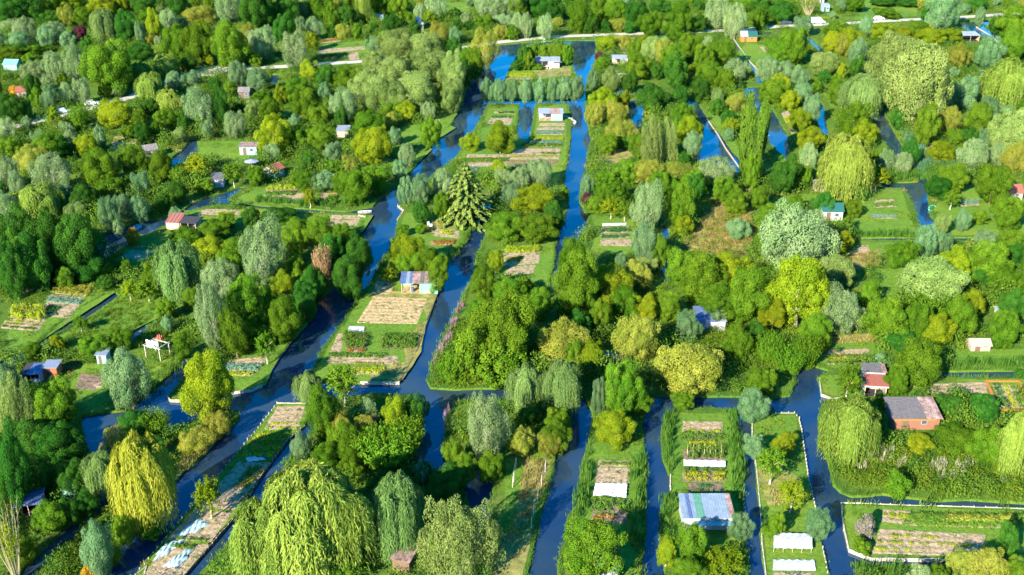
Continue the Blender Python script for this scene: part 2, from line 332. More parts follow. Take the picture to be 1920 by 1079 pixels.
# waterways, outlines read off the photograph and laid on the ground
CAN = [
 # western canal, upper pool to the junction
 [(905,85),(940,84),(985,86),(970,105),(955,130),(948,148),(932,165),(915,190),(912,205),(897,232),(880,258),(868,277),(858,290),(850,300),(822,322),(795,348),(765,372),(746,386),(757,395),(746,410),(742,442),(738,458),(725,476),(709,503),(700,518),(686,540),(665,572),(647,600),(620,635),(605,656),(594,680),(583,702),(589,712),(620,718),(680,719),(748,718),(765,685),(782,655),(803,595),(824,541),(845,481),(865,458),(886,416),(892,404),(890,380),(925,378),(917,406),(912,442),(894,481),(886,520),(878,541),(865,564),(845,605),(822,655),(800,712),(808,728),(850,731),(897,729),(950,727),(1010,730),(1060,735),(1095,745),(1112,775),(1108,808),(1103,837),(1090,884),(1085,944),(1066,967),(1062,1006),(1050,1040),(1045,1110),(983,1110),(989,1079),(1002,1019),(1010,975),(1030,907),(1038,866),(1050,830),(1070,800),(1066,770),(1040,757),(985,753),(930,752),(897,752),(870,754),(852,765),(838,782),(837,798),(829,837),(835,850),(870,858),(907,872),(928,890),(926,928),(915,950),(922,968),(915,992),(895,1040),(885,1110),(855,1110),(868,1030),(890,985),(880,950),(860,905),(815,885),(766,872),(768,858),(785,838),(790,798),(792,765),(770,744),(700,738),(655,745),(600,755),(595,775),(590,800),(575,822),(548,852),(515,915),(480,955),(456,993),(415,1035),(365,1085),(350,1110),(315,1110),(341,1079),(385,1030),(443,965),(500,876),(542,822),(571,800),(585,775),(578,757),(519,757),(500,785),(484,803),(438,858),(400,905),(357,954),(310,1010),(254,1079),(230,1110),(150,1110),(182,1079),(208,1040),(240,1010),(273,991),(300,950),(333,894),(385,850),(435,798),(449,785),(446,772),(420,768),(396,772),(365,790),(330,806),(290,822),(225,835),(205,850),(200,880),(222,915),(216,930),(180,970),(140,1010),(104,1042),(70,1079),(50,1110),(20,1110),(45,1062),(95,1015),(130,985),(182,945),(186,925),(176,890),(168,850),(152,822),(152,782),(200,774),(235,770),(273,738),(300,702),(345,672),(357,684),(357,700),(335,722),(315,745),(318,751),(345,752),(400,741),(433,737),(472,732),(492,723),(505,697),(530,660),(545,639),(579,600),(597,564),(620,545),(636,530),(652,518),(680,500),(699,489),(694,465),(673,437),(685,408),(706,377),(740,351),(769,325),(790,292),(808,275),(822,255),(845,235),(858,208),(868,190),(880,150),(902,112)],
 # middle canal
 [(985,88),(1010,84),(1060,84),(1075,92),(1072,125),(1090,156),(1095,169),(1092,180),(1060,190),(1067,198),(1072,234),(1067,281),(1062,307),(1056,346),(1065,370),(1064,390),(1051,427),(1041,458),(1038,494),(1030,541),(1042,546),(1048,500),(1060,470),(1082,450),(1101,429),(1103,406),(1088,382),(1090,346),(1102,307),(1110,273),(1108,258),(1102,234),(1098,193),(1098,167),(1106,141),(1116,112),(1119,76),(1060,76),(990,80),(940,84)],
 [(905,188),(1098,187),(1098,194),(905,197)],
 [(973,195),(1004,195),(999,234),(992,262),(960,264),(970,238)],
 # between the lower plots
 [(1225,742),(1290,743),(1387,744),(1440,748),(1480,742),(1490,720),(1486,697),(1505,682),(1520,676),(1530,688),(1558,697),(1542,703),(1533,710),(1538,725),(1540,740),(1562,748),(1545,756),(1536,785),(1535,832),(1550,858),(1563,910),(1576,923),(1597,932),(1654,927),(1696,933),(1759,940),(1811,937),(1960,945),(1960,957),(1889,953),(1785,950),(1706,948),(1632,945),(1578,944),(1579,967),(1583,993),(1592,1032),(1634,1049),(1800,1051),(1960,1052),(1960,1064),(1792,1063),(1605,1058),(1606,1110),(1556,1110),(1554,1079),(1542,1027),(1535,980),(1527,944),(1516,897),(1509,850),(1503,806),(1498,785),(1490,775),(1454,775),(1420,776),(1411,785),(1410,820),(1418,876),(1426,959),(1429,1019),(1437,1079),(1440,1110),(1405,1110),(1403,1058),(1390,993),(1392,954),(1397,876),(1392,850),(1382,798),(1380,770),(1330,766),(1262,770),(1248,785),(1241,811),(1244,863),(1257,894),(1257,920),(1246,933),(1238,980),(1238,1014),(1249,1079),(1250,1110),(1202,1110),(1202,1079),(1207,1014),(1210,954),(1212,889),(1207,837),(1202,798),(1210,770)],
 [(1740,697),(1792,697),(1960,696),(1960,711),(1790,709),(1740,707)],
 # right hand ponds
 [(1641,345),(1720,341),(1742,341),(1739,352),(1740,369),(1745,406),(1759,421),(1766,446),(1960,446),(1960,454),(1600,452),(1600,447),(1745,446),(1735,430),(1722,421),(1712,385),(1696,356),(1641,352)],
 [(1397,361),(1450,361),(1450,367),(1397,367)],
 [(1626,214),(1655,206),(1675,245),(1700,285),(1728,325),(1745,342),(1722,342),(1700,318),(1665,281),(1645,248)],
 [(1283,187),(1308,190),(1325,218),(1347,246),(1367,274),(1392,308),(1392,325),(1372,326),(1340,310),(1306,306),(1298,292),(1303,280),(1316,262),(1319,242),(1304,216),(1290,205)],
 [(1178,188),(1210,186),(1208,215),(1206,232),(1225,238),(1215,246),(1190,240),(1180,222)],
 [(1368,72),(1377,75),(1403,112),(1420,130),(1434,158),(1418,157),(1416,140),(1405,124),(1392,106)],
 [(1387,165),(1427,163),(1428,195),(1450,206),(1462,228),(1476,250),(1485,290),(1478,302),(1462,288),(1441,268),(1434,246),(1436,222),(1415,224),(1410,200)],
 [(1530,185),(1545,198),(1556,253),(1540,253),(1530,225)],
 [(1834,133),(1856,133),(1852,150),(1838,151)],
 [(1800,40),(1826,40),(1886,39),(1960,38),(1960,43),(1886,46),(1845,48),(1868,66),(1895,93),(1905,110),(1893,108),(1860,80),(1840,68),(1820,60),(1803,52)],
 [(1495,65),(1516,66),(1549,97),(1540,99),(1512,82)], [(1420,60),(1448,59),(1444,68),(1420,69)],
 [(1560,62),(1600,58),(1600,62),(1560,66)],
 [(1237,425),(1257,425),(1252,460),(1258,500),(1262,530),(1242,530),(1234,490),(1230,440)],
 # left hand channels
 [(378,262),(370,283),(345,306),(325,313),(320,300),(345,278),(358,262)],
 [(450,352),(462,352),(428,375),(480,385),(560,391),(649,397),(700,388),(706,400),(683,403),(636,401),(563,399),(480,391),(417,383),(370,392),(339,408),(300,430),(262,450),(225,470),(180,500),(110,532),(60,552),(30,562),(40,545),(100,512),(150,482),(200,440),(260,415),(299,413),(346,393),(365,379),(417,363)],
 [(213,546),(226,556),(182,590),(130,616),(104,631),(60,660),(36,681),(-60,740),(-60,720),(21,668),(60,652),(104,614),(130,594),(169,568)],
 [(365,558),(370,570),(320,592),(286,610),(262,632),(248,642),(243,632),(250,620),(281,596),(312,579)],
 [(509,140),(524,140),(520,162),(506,163)],
 [(590,60),(600,60),(600,63),(590,63)],
]
def dens(poly, step, jit, seed):
    rs = random.Random(seed); out = []
    n = len(poly)
    for i in range(n):
        a = at(*poly[i], -.2); b = at(*poly[(i+1) % n], -.2); L = (b-a).length; k = max(1, int(L/step))
        nr = Vector((-(b-a).y, (b-a).x, 0)).normalized() if L > 0 else Vector((0, 1, 0))
        for j in range(k):
            p = a.lerp(b, j/k)
            if j: p = p+nr*rs.uniform(-jit, jit)
            out.append((p.x, p.y))
    return out
CW = [dens(p, 2.2, .22, i) for i, p in enumerate(CAN)]
def inpoly(px, py, poly):
    x = np.array([p[0] for p in poly], float); y = np.array([p[1] for p in poly], float); ins = np.zeros(px.shape, bool); j = len(poly)-1
    for i in range(len(poly)):
        cnd = ((y[i] > py) != (y[j] > py)) & (px < (x[j]-x[i])*(py-y[i])/(y[j]-y[i]+1e-12)+x[i]); ins ^= cnd; j = i
    return ins
def build_land():
    vs = []; es = []; fs = []
    for poly in CW:
        b = len(vs); vs += [Vector(p) for p in poly]; fs.append(list(range(b, b+len(poly))))
    b = len(vs); X0, X1, Y0, Y1 = -2500, 2500, -300, 5000
    vs += [Vector((X0, Y0)), Vector((X1, Y0)), Vector((X1, Y1)), Vector((X0, Y1))]
    es = [(b, b+1), (b+1, b+2), (b+2, b+3), (b+3, b)]
    for gx in np.arange(-300, 301, 12.0):                    # interior points: the ground rises and dips a little
        for gy in np.arange(60, 560, 12.0): vs.append(Vector((gx+random.uniform(-3, 3), gy+random.uniform(-3, 3))))
    V2, E2, F2, ov, oe, of = delaunay_2d_cdt(vs, es, fs, 0, 1e-4)
    cx = np.array([sum(V2[k].x for k in f)/len(f) for f in F2]); cy = np.array([sum(V2[k].y for k in f)/len(f) for f in F2]); wet = np.zeros(len(F2), bool)
    for poly in CW: wet |= inpoly(cx, cy, poly)
    land = [f for f, o in zip(F2, wet) if not o]; wat = [f for f, o in zip(F2, wet) if o]
    edge = {}
    for f in land:
        for i in range(len(f)):
            a, c = f[i], f[(i+1) % len(f)]; k = (min(a, c), max(a, c)); edge.setdefault(k, []).append((a, c))
    wset = set()
    for f in wat:
        for i in range(len(f)): wset.add((min(f[i], f[(i+1) % len(f)]), max(f[i], f[(i+1) % len(f)])))
    bd = [e[0] for k, e in edge.items() if len(e) == 1 and k in wset]
    # outward (towards the water) normal per shore vertex
    nrm = {}
    for a, c in bd:
        d = (V2[c]-V2[a]); n = Vector((d.y, -d.x)); n.normalize() if n.length else None
        for q in (a, c): nrm[q] = nrm.get(q, Vector((0, 0)))+n
    verts = []; shore = set(nrm); rs = random.Random(5)
    for i, v in enumerate(V2): verts.append((v.x, v.y, 0.0))
    low = {}
    faces = [tuple(f) for f in land]
    for q, n in nrm.items():
        n = n.normalized() if n.length > 1e-6 else Vector((0, 0)); low[q] = len(verts)
        verts.append((V2[q].x+n.x*.55, V2[q].y+n.y*.55, -1.1))
    for a, c in bd: faces.append((c, a, low[a], low[c]))
    me = bpy.data.meshes.new('ground'); me.from_pydata(verts, [], faces); me.update()
    bm = bmesh.new(); bm.from_mesh(me); bmesh.ops.recalc_face_normals(bm, faces=bm.faces[:])
    up = sum(f.normal.z for f in bm.faces if abs(f.normal.z) > .9)
    if up < 0: bmesh.ops.reverse_faces(bm, faces=bm.faces[:])
    bm.to_mesh(me); bm.free()
    return me, [(V2[a].copy(), V2[c].copy()) for a, c in bd]
land_me, SHORE = build_land()
# ground: grass of several greens, straw patches and bare earth, in world-sized patches
def ground_mat(name='ground_grass', k=1.0, ks=.6, off=0.0):
    m = bpy.data.materials.new(name); m.use_nodes = True; n = m.node_tree; b = n.nodes['Principled BSDF']
    b.inputs['Roughness'].default_value = .95; b.inputs['Specular IOR Level'].default_value = .1
    tc = n.nodes.new('ShaderNodeTexCoord')
    def noise(s, d=5, r=.65):
        z = n.nodes.new('ShaderNodeTexNoise'); z.inputs['Scale'].default_value = s; z.inputs['Detail'].default_value = d; z.inputs['Roughness'].default_value = r
        mp = n.nodes.new('ShaderNodeMapping'); mp.inputs['Location'].default_value = (off, off, 0); n.links.new(tc.outputs['Object'], mp.inputs['Vector']); n.links.new(mp.outputs[0], z.inputs['Vector']); return z
    def ramp(src, stops):
        r_ = n.nodes.new('ShaderNodeValToRGB'); e = r_.color_ramp.elements
        while len(e) < len(stops): e.new(.5)
        for kk, (p_, c_) in enumerate(stops): e[kk].position = p_; e[kk].color = (*(x*(k if len(stops) > 2 else 1) for x in c_), 1)
        n.links.new(src.outputs['Fac'], r_.inputs[0]); return r_
    def mix(a, b_, f):
        x = n.nodes.new('ShaderNodeMix'); x.data_type = 'RGBA'; n.links.new(f, x.inputs[0]); n.links.new(a, x.inputs[6]); n.links.new(b_, x.inputs[7]); return x.outputs[2]
    r1 = ramp(noise(.05), [(.32, (.022, .07, .009)), (.5, (.05, .115, .010)), (.66, (.11, .15, .015))])
    r2 = ramp(noise(1.6, 8, .75), [(.35, (.028, .07, .010)), (.52, (.09, .155, .016)), (.7, (.17, .20, .03))])
    fm = n.nodes.new('ShaderNodeValue'); fm.outputs[0].default_value = .5
    c = mix(r1.outputs[0], r2.outputs[0], fm.outputs[0])
    r3 = ramp(noise(.13, 6, .7), [(.60, (0, 0, 0)), (.72, (1, 1, 1))])
    st = n.nodes.new('ShaderNodeRGB'); st.outputs[0].default_value = (.21, .17, .06, 1)
    f3 = n.nodes.new('ShaderNodeMath'); f3.operation = 'MULTIPLY'; f3.inputs[1].default_value = ks; n.links.new(r3.outputs[0], f3.inputs[0])
    c = mix(c, st.outputs[0], f3.outputs[0])
    n.links.new(c, b.inputs['Base Color'])
    bp = n.nodes.new('ShaderNodeBump'); bp.inputs['Strength'].default_value = .7; bp.inputs['Distance'].default_value = .25
    n.links.new(noise(2.4, 8, .8).outputs['Fac'], bp.inputs['Height']); n.links.new(bp.outputs[0], b.inputs['Normal'])
    return m
g = link('ground', land_me, None, ground_mat()); tag(g, kind='structure')
# water
def water_mat():
    m = bpy.data.materials.new('canal_water'); m.use_nodes = True; n = m.node_tree; b = n.nodes['Principled BSDF']
    b.inputs['Base Color'].default_value = (.004, .022, .075, 1); b.inputs['Roughness'].default_value = .07; b.inputs['IOR'].default_value = 1.45
    b.inputs['Specular IOR Level'].default_value = .9; b.inputs['Specular Tint'].default_value = (.42, .75, 1, 1)
    tc = n.nodes.new('ShaderNodeTexCoord')
    z0 = n.nodes.new('ShaderNodeTexNoise'); z0.inputs['Scale'].default_value = .09; z0.inputs['Detail'].default_value = 4
    n.links.new(tc.outputs['Object'], z0.inputs['Vector'])
    r_ = n.nodes.new('ShaderNodeValToRGB'); r_.color_ramp.elements[0].position = .4; r_.color_ramp.elements[1].position = .72
    r_.color_ramp.elements[0].color = (.007, .025, .060, 1); r_.color_ramp.elements[1].color = (.028, .045, .046, 1)
    n.links.new(z0.outputs['Fac'], r_.inputs[0]); n.links.new(r_.outputs[0], b.inputs['Base Color'])
    z = n.nodes.new('ShaderNodeTexNoise'); z.inputs['Scale'].default_value = 1.8; z.inputs['Detail'].default_value = 3
    n.links.new(tc.outputs['Object'], z.inputs['Vector'])
    bp = n.nodes.new('ShaderNodeBump'); bp.inputs['Strength'].default_value = .10; bp.inputs['Distance'].default_value = .05
    n.links.new(z.outputs['Fac'], bp.inputs['Height']); n.links.new(bp.outputs[0], b.inputs['Normal'])
    return m
bm = bmesh.new(); vs = [bm.verts.new(p) for p in ((-900, 20, WZ), (900, 20, WZ), (900, 760, WZ), (-900, 760, WZ))]; bm.faces.new(vs)
wt = link('water', bmesh_to('water', bm), None, water_mat()); tag(wt, kind='structure')
# ------------------------------------------------------------ sheets on the ground
def sheet(name, poly, m, z, kind='structure', step=2.0, jit=.12, label=None, cat=None, parent=None):
    rs = random.Random(len(poly)+int(poly[0][0])); pts = []
    for i in range(len(poly)):
        a = at(*poly[i]); b = at(*poly[(i+1) % len(poly)]); k = max(1, int((b-a).length/step))
        for j in range(k):
            p = a.lerp(b, j/k); pts.append((p.x+rs.uniform(-jit, jit), p.y+rs.uniform(-jit, jit), z))
    me = bpy.data.meshes.new(name); me.from_pydata(pts, [], [list(range(len(pts)))]); me.update()
    if me.polygons[0].normal.z < 0: me.flip_normals()
    o = link(name, me, parent, m); tag(o, label, cat, None, kind); return o
def ribbon(name, pts, wd, m, z):
    P = [at(*p) for p in pts]; Q = []
    for i in range(len(P)-1):
        k = max(1, int((P[i+1]-P[i]).length/4))
        Q += [P[i].lerp(P[i+1], j/k) for j in range(k)]
    Q.append(P[-1]); L = []; Rr = []
    for i, p in enumerate(Q):
        d = (Q[min(i+1, len(Q)-1)]-Q[max(i-1, 0)]).normalized(); n = Vector((-d.y, d.x, 0)); ww = wd*.5*(1+.08*math.sin(i*1.7))
        L.append((*(p+n*ww).xy, z)); Rr.append((*(p-n*ww).xy, z))
    k = len(Q); me = bpy.data.meshes.new(name); me.from_pydata(L+Rr, [], [(i, i+1, k+i+1, k+i) for i in range(k-1)]); me.update()
    if me.polygons[0].normal.z < 0: me.flip_normals()
    o = link(name, me, None, m); tag(o, kind='structure'); return o
track = mat('gravel_track', (.40, .36, .28), .95, .15, .6, coords='Object')
ROADS = [([(-40,252),(0,243),(62,229),(117,216),(167,203),(246,182),(300,160),(350,140),(380,131),(427,129),(480,128),(532,125),(602,120),(673,116),(730,110),(800,103),(860,92),(938,79),(980,75),(1043,69),(1120,66),(1210,63),(1304,60),(1350,58),(1403,55),(1460,50),(1524,47),(1589,44),(1688,38),(1760,35),(1800,33),(1886,27),(1960,23)], 4.2)]
for p, wd in ROADS: ribbon('road', p, wd, track, .008)
sheet('parking_area', [(362,137),(378,128),(414,121),(427,128),(424,135),(400,143),(378,143)], track, .012)
lawn = ground_mat('lawn_grass', 1.45, .75, 37.0)
dry = mat('dry_grass', (.12, .13, .03), .95, .35, .5, bump=.8, c2=(.22, .20, .05))
LAWN = [
 [(500,722),(445,735),(432,716),(425,690),(470,640),(520,625),(560,612),(585,595),(575,612),(545,645),(510,690)],
 [(370,265),(478,265),(480,308),(370,300)],
 [(660,300),(700,296),(760,300),(812,278),(780,310),(700,322)],
 [(1370,115),(1400,80),(1470,90),(1440,112),(1425,128),(1412,115)],
 [(1320,205),(1360,225),(1375,240),(1400,345),(1385,300),(1365,268),(1330,222)],
 [(1480,210),(1500,260),(1490,262),(1470,222)],[(1535,160),(1570,200),(1560,205)],
 [(1440,370),(1530,362),(1545,385),(1500,400),(1440,392)],
 [(1590,360),(1690,352),(1700,385),(1712,420),(1720,440),(1610,445),(1560,420),(1590,400)],
 [(1605,455),(1700,455),(1690,470),(1605,480)],
 [(1640,505),(1700,500),(1700,560),(1650,560)],
 [(1770,355),(1920,345),(1960,440),(1775,442),(1768,420),(1750,395)],
 [(1792,655),(1960,655),(1960,692),(1792,692)],[(1792,712),(1960,712),(1960,722),(1792,726)],
 [(1525,655),(1550,640),(1640,636),(1660,660),(1640,690),(1560,690),(1530,675)],
 [(1540,705),(1620,700),(1620,745),(1570,745),(1545,735)],[(1740,740),(1640,745),(1680,720),(1740,715)],
 [(1412,780),(1490,778),(1506,850),(1530,960),(1550,1079),(1440,1079),(1428,960),(1415,850)],
 [(1580,947),(1960,960),(1960,1050),(1640,1047),(1594,1030)],
 [(1105,830),(1205,830),(1208,900),(1200,1079),(1060,1079),(1070,970),(1090,940)],
 [(1250,775),(1378,775),(1390,880),(1390,1079),(1260,1079),(1260,900)],
 [(1108,405),(1125,390),(1190,400),(1190,470),(1160,480),(1108,470),(1120,430)],
 [(1062,195),(1062,300),(1050,330),(1045,345),(990,340),(860,330),(866,290),(885,260),(905,240),(915,205),(970,200),(960,260),(1000,262),(1010,200)],
 [(950,148),(975,95),(1070,95),(1072,150)],
 [(590,706),(610,655),(650,600),(700,530),(740,450),(760,400),(885,405),(880,450),(840,485),(815,560),(780,655),(750,716),(680,716)],
 [(519,759),(575,759),(585,770),(565,800),(495,876),(440,965),(350,1065),(300,1110),(235,1110),(255,1079),(357,956),(438,860),(484,805)],
 [(920,470),(1000,460),(1035,440),(1040,500),(1025,530),(940,520)],
 [(20,600),(210,510),(222,545),(60,650),(10,672)],[(230,550),(330,530),(370,560),(250,620),(60,680),(40,690),(100,640)],
 [(60,690),(180,680),(250,700),(345,660),(330,690),(250,760),(160,772),(120,720)],
 [(260,440),(330,440),(330,475),(230,510),(215,490)],[(345,395),(480,392),(560,402),(700,404),(680,435),(600,440),(480,420),(360,425)],
 [(480,350),(690,380),(700,385),(560,390),(430,382)],
 [(595,84),(690,76),(690,104),(590,112)],[(830,5),(880,5),(880,30),(830,25)],[(1620,0),(1720,0),(1720,30),(1600,38)],
 [(855,240),(842,235),(865,205),(850,190),(800,232),(740,240),(760,270),(820,262)],
 [(950,860),(985,840),(1040,860),(1025,920),(985,1010),(960,1079),(900,1079),(920,1010),(945,950)],
]
for i, p in enumerate(LAWN): sheet('lawn', p, lawn, .004+.00012*i)
DRY = [[(950,1000),(1000,985),(975,1110),(905,1110)],[(985,862),(1036,862),(1022,905),(988,985),(960,1000),(975,920)],[(335,860),(400,815),(432,790),(400,835),(350,880),(325,905)],
 [(1275,470),(1300,430),(1345,372),(1405,385),(1415,440),(1400,480),(1330,490),(1280,500)],[(1110,300),(1180,270),(1210,290),(1140,310)],[(1575,485),(1650,470),(1655,495),(1580,510)],[(1640,640),(1560,645),(1520,650),(1560,628),(1650,625)],
 [(755,640),(800,600),(790,660),(755,712),(690,712),(700,690),(760,680)],[(1000,100),(1070,130),(1070,146),(1000,146)],[(700,545),(720,522),(735,545),(820,550),(800,600),(790,560),(690,557)],
 [(800,415),(880,405),(860,430),(790,440)],[(1700,240),(1720,230),(1760,290),(1735,300)],[(1415,880),(1450,860),(1500,900),(1510,940),(1440,950)]]
for i, p in enumerate(DRY): sheet('dry_meadow', p, dry, .012+.0002*i)
# ============================================================ GARDEN BEDS
soil = mat('tilled_soil', (.22, .16, .09), .95, .35, 1.6, bump=1, c2=(.33, .245, .14)); soil_dk = mat('dark_soil', (.17, .11, .075), .95, .35, 1.6, bump=1)
straw = mat('straw_mulch', (.27, .19, .075), .95, .35, 1.8, bump=1, c2=(.40, .29, .14))
cropm = {'veg': leafmat('crop_green', (.03, .10, .015), (.11, .20, .02), .2), 'blue': leafmat('crop_cabbage', (.06, .14, .09), (.16, .26, .17), .15), 'lime': leafmat('crop_lettuce', (.12, .20, .01), (.28, .34, .02), .2),
         'dark': leafmat('crop_dark', (.015, .07, .02), (.04, .13, .03), .15), 'gold': leafmat('crop_gold', (.14, .17, .02), (.26, .25, .03), .2), 'red': leafmat('crop_rust', (.16, .09, .02), (.28, .17, .03), .2)}
HT = {'low': .22, 'mid': .5, 'tall': 1.5}
wood = mat('weathered_wood', (.42, .33, .22), .85, .3, 4); wood_dk = mat('dark_wood', (.13, .085, .05), .9, .3, 4); pale = mat('pale_planks', (.40, .36, .29), .8, .2, 3)
def bil(q, u, v): return (q[0]*(1-u)+q[1]*u)*(1-v)+(q[3]*(1-u)+q[2]*u)*v
ALLBED = []
def bed(quad, label, rows=(), m=soil, z=.045, clods=True):
    """rows: (v0, v1, crop, height) strips across the bed, v from the far edge to the near one"""
    ALLBED.append(quad); q = [at(*p) for p in quad]; c = sum(q, Vector())/4
    root = empty('vegetable_bed', (c.x, c.y, 0), 0, label, 'vegetable bed', 'vegetable beds on the garden plots')
    rs = np.random.RandomState(int(quad[0][0]*7+quad[0][1]) % 99999)
    L = max((q[1]-q[0]).length, (q[2]-q[3]).length); D = max((q[3]-q[0]).length, (q[2]-q[1]).length)
    nu, nv = int(min(60, max(3, L/.35))), int(min(90, max(3, D/.22)))
    P = []; 
    for j in range(nv+1):
        for i in range(nu+1):
            p = bil(q, i/nu, j/nv)-c; e = min(i, nu-i, j, nv-j) == 0
            fur = .02*math.sin(j*1.05); P.append((p.x+(rs.uniform(-.12, .12) if e else 0), p.y+(rs.uniform(-.12, .12) if e else 0), .003 if e else z+fur+rs.uniform(-.012, .015)))
    Fc = [(j*(nu+1)+i, j*(nu+1)+i+1, (j+1)*(nu+1)+i+1, (j+1)*(nu+1)+i) for j in range(nv) for i in range(nu)]
    me = bpy.data.meshes.new('soil'); me.from_pydata(P, [], Fc); me.update()
    if me.polygons[len(Fc)//2].normal.z < 0: me.flip_normals()
    link('soil', me, root, m)
    for r in rows:
        v0, v1, cr, ht = r[:4]; u0, u1 = (r[4], r[5]) if len(r) > 4 else (.03, .97)
        h = HT[ht] if isinstance(ht, str) else ht; lf = .2 if L < 14 else .24
        nl = max(1, min(30, round(D*(v1-v0)/.75)))
        for li in range(nl):                              # every sown line is its own row of plants
            A = L*(u1-u0)*D*(v1-v0)/nl; k = max(3, int(A/.2)); N = int(min(5000, max(30, A*(95 if h < .4 else 110 if h < 1 else 140))))
            pu = rs.uniform(u0, u1, k); va = v0+(v1-v0)*(li+.5)/nl; id_ = rs.randint(0, k, N); hh = h*rs.uniform(.6, 1.1, k)[id_]*rs.rand(N)**.6
            Q = np.array([bil(q, pu[t], va)-c for t in range(k)])[id_]; off = rs.normal(0, 1, (N, 3))*np.array([.2, .3 if D*(v1-v0) > 1.6 else .2, 0]); Q = Q+off; Q[:, 2] = .07+hh
            V = leaves(Q, off*2+np.array([0, -.1, 1.0])+rs.normal(0, .35, Q.shape), rs.normal(0, .6, Q.shape)+np.array([0, 0, .4]), lf*rs.uniform(.6, 1.1, N), lf*rs.uniform(.8, 1.4, N))
            V[..., 2] = np.maximum(V[..., 2], .03)
            link('crop_row', quadmesh('crop_row', V, np.clip(rs.rand(k)[id_]*.6+rs.rand(N)*.4, 0, 1), cropm[cr]), root)
        if h >= 1:                                      # bean poles
            bm = bmesh.new()
            for t in range(int(L*(u1-u0)/.8)):
                for vv in (v0+(v1-v0)*.3, v0+(v1-v0)*.7):
                    p = bil(q, u0+(u1-u0)*(t+.5)/int(L*(u1-u0)/.8), vv)-c; tube(bm, (p.x, p.y, 0), (p.x+.03, p.y, h*1.15), .03, .02, 5)
            link('pole_row', bmesh_to('pole_row', bm, wood), root)
    Wn = int(max(12, L*D*5)); Wn = min(Wn, 1500); kc = max(3, Wn//12); cu, cv = rs.rand(kc), rs.rand(kc); ii = rs.randint(0, kc, Wn)
    Q = np.array([bil(q, cu[t], cv[t])-c for t in range(kc)])[ii]+rs.normal(0, .22, (Wn, 3)); Q[:, 2] = .06+.12*rs.rand(Wn)
    V = leaves(Q, rs.normal(0, .5, Q.shape)+np.array([0, 0, 1]), rs.normal(0, 1, Q.shape), .13*rs.uniform(.6, 1.3, Wn), .2*rs.uniform(.6, 1.3, Wn)); V[..., 2] = np.maximum(V[..., 2], .03)
    link('weeds', quadmesh('weeds', V, rs.rand(Wn), cropm['veg']), root)['kind'] = 'stuff'
    return root
B_ = bed
B_([(520,762),(576,761),(558,806),(494,806)], 'brown ploughed bed at the far tip of the long narrow plot', [(.72,.78,'lime',.15),(.9,.97,'lime',.15)])
B_([(485,813),(541,813),(514,858),(456,856)], 'bright green lettuce bed on the long narrow plot', [(0,1,'lime',.32,0,1)], soil_dk)
B_([(447,866),(509,868),(438,958),(368,952)], 'bare brown soil bed with yellowed stalks half way down the long narrow plot', [(.1,.55,'gold',.12,.5,.9)])
B_([(366,955),(437,961),(396,1017),(312,1012)], 'bare soil bed around the first fleece heap on the long narrow plot', [(.93,.99,'veg',.4,.1,.9)])
B_([(309,1016),(393,1021),(336,1090),(264,1088)], 'nearest soil bed of the long narrow plot beneath crumpled fleece', [(.05,.2,'veg',.4,.0,.7)])
B_([(700,556),(802,560),(782,608),(668,606)], 'large straw coloured bed in front of the green corrugated shed', [], straw)
B_([(706,527),(734,530),(738,552),(698,552)], 'trampled straw bed left of the green corrugated shed', [], straw)
B_([(645,626),(690,625),(688,654),(646,654)], 'bushy green bean bed left of the apple trees on the shed island', [(0,1,'veg',.9,0,1)], soil_dk)
B_([(716,630),(786,628),(776,655),(714,655)], 'bushy green bean bed right of the apple trees on the shed island', [(0,1,'veg',.8,0,1)], soil_dk)
B_([(652,655),(686,655),(684,661),(651,661)], 'strip of orange flowers under the bean bed on the shed island', [(0,1,'red',.3,0,1)])
B_([(634,625),(645,625),(640,662),(617,664)], 'narrow bare soil strip beside the bank of the shed island', [])
B_([(620,662),(726,665),(722,673),(616,671)], 'long row of green cabbages on the shed island', [(.1,1,'veg',.5,0,1)])
B_([(616,672),(745,667),(748,684),(611,681)], 'smooth pale sand bed across the shed island', [(.9,1,'gold',.12)])
B_([(660,688),(725,688),(722,703),(655,703)], 'low leafy bed near the timber edge of the shed island', [(.1,.9,'lime',.3,0,1)])
B_([(815,430),(862,433),(860,447),(812,443)], 'pale soil bed on the lawn below the big spruce', [(.2,.7,'lime',.5,.3,.7)])
B_([(808,453),(853,452),(852,460),(806,460)], 'orange flower strip below the big spruce', [(0,1,'red',.4,0,1)])
B_([(1128,425),(1182,424),(1183,436),(1126,438)], 'far white edged bed of dark greens beside the middle canal', [(.3,.9,'dark',.4)])
B_([(1126,440),(1180,438),(1180,447),(1125,449)], 'second white edged bed of dark greens beside the middle canal', [(.3,.9,'dark',.35)])
B_([(1126,450),(1184,449),(1184,462),(1124,461)], 'bare sandy bed nearest in the white edged garden', [])
B_([(950,465),(1015,463),(1008,478),(942,478)], 'row of leafy beans behind the pale earth patch', [(.1,.8,'lime',.8,0,1)])
B_([(945,480),(1014,468),(1010,494),(940,500)], 'pale earth patch between bushes left of the middle canal', [(.3,.7,'gold',.2,.1,.5)])
B_([(955,500),(1005,497),(1000,513),(945,516)], 'shaded earth patch with a green tarp left of the middle canal', [])
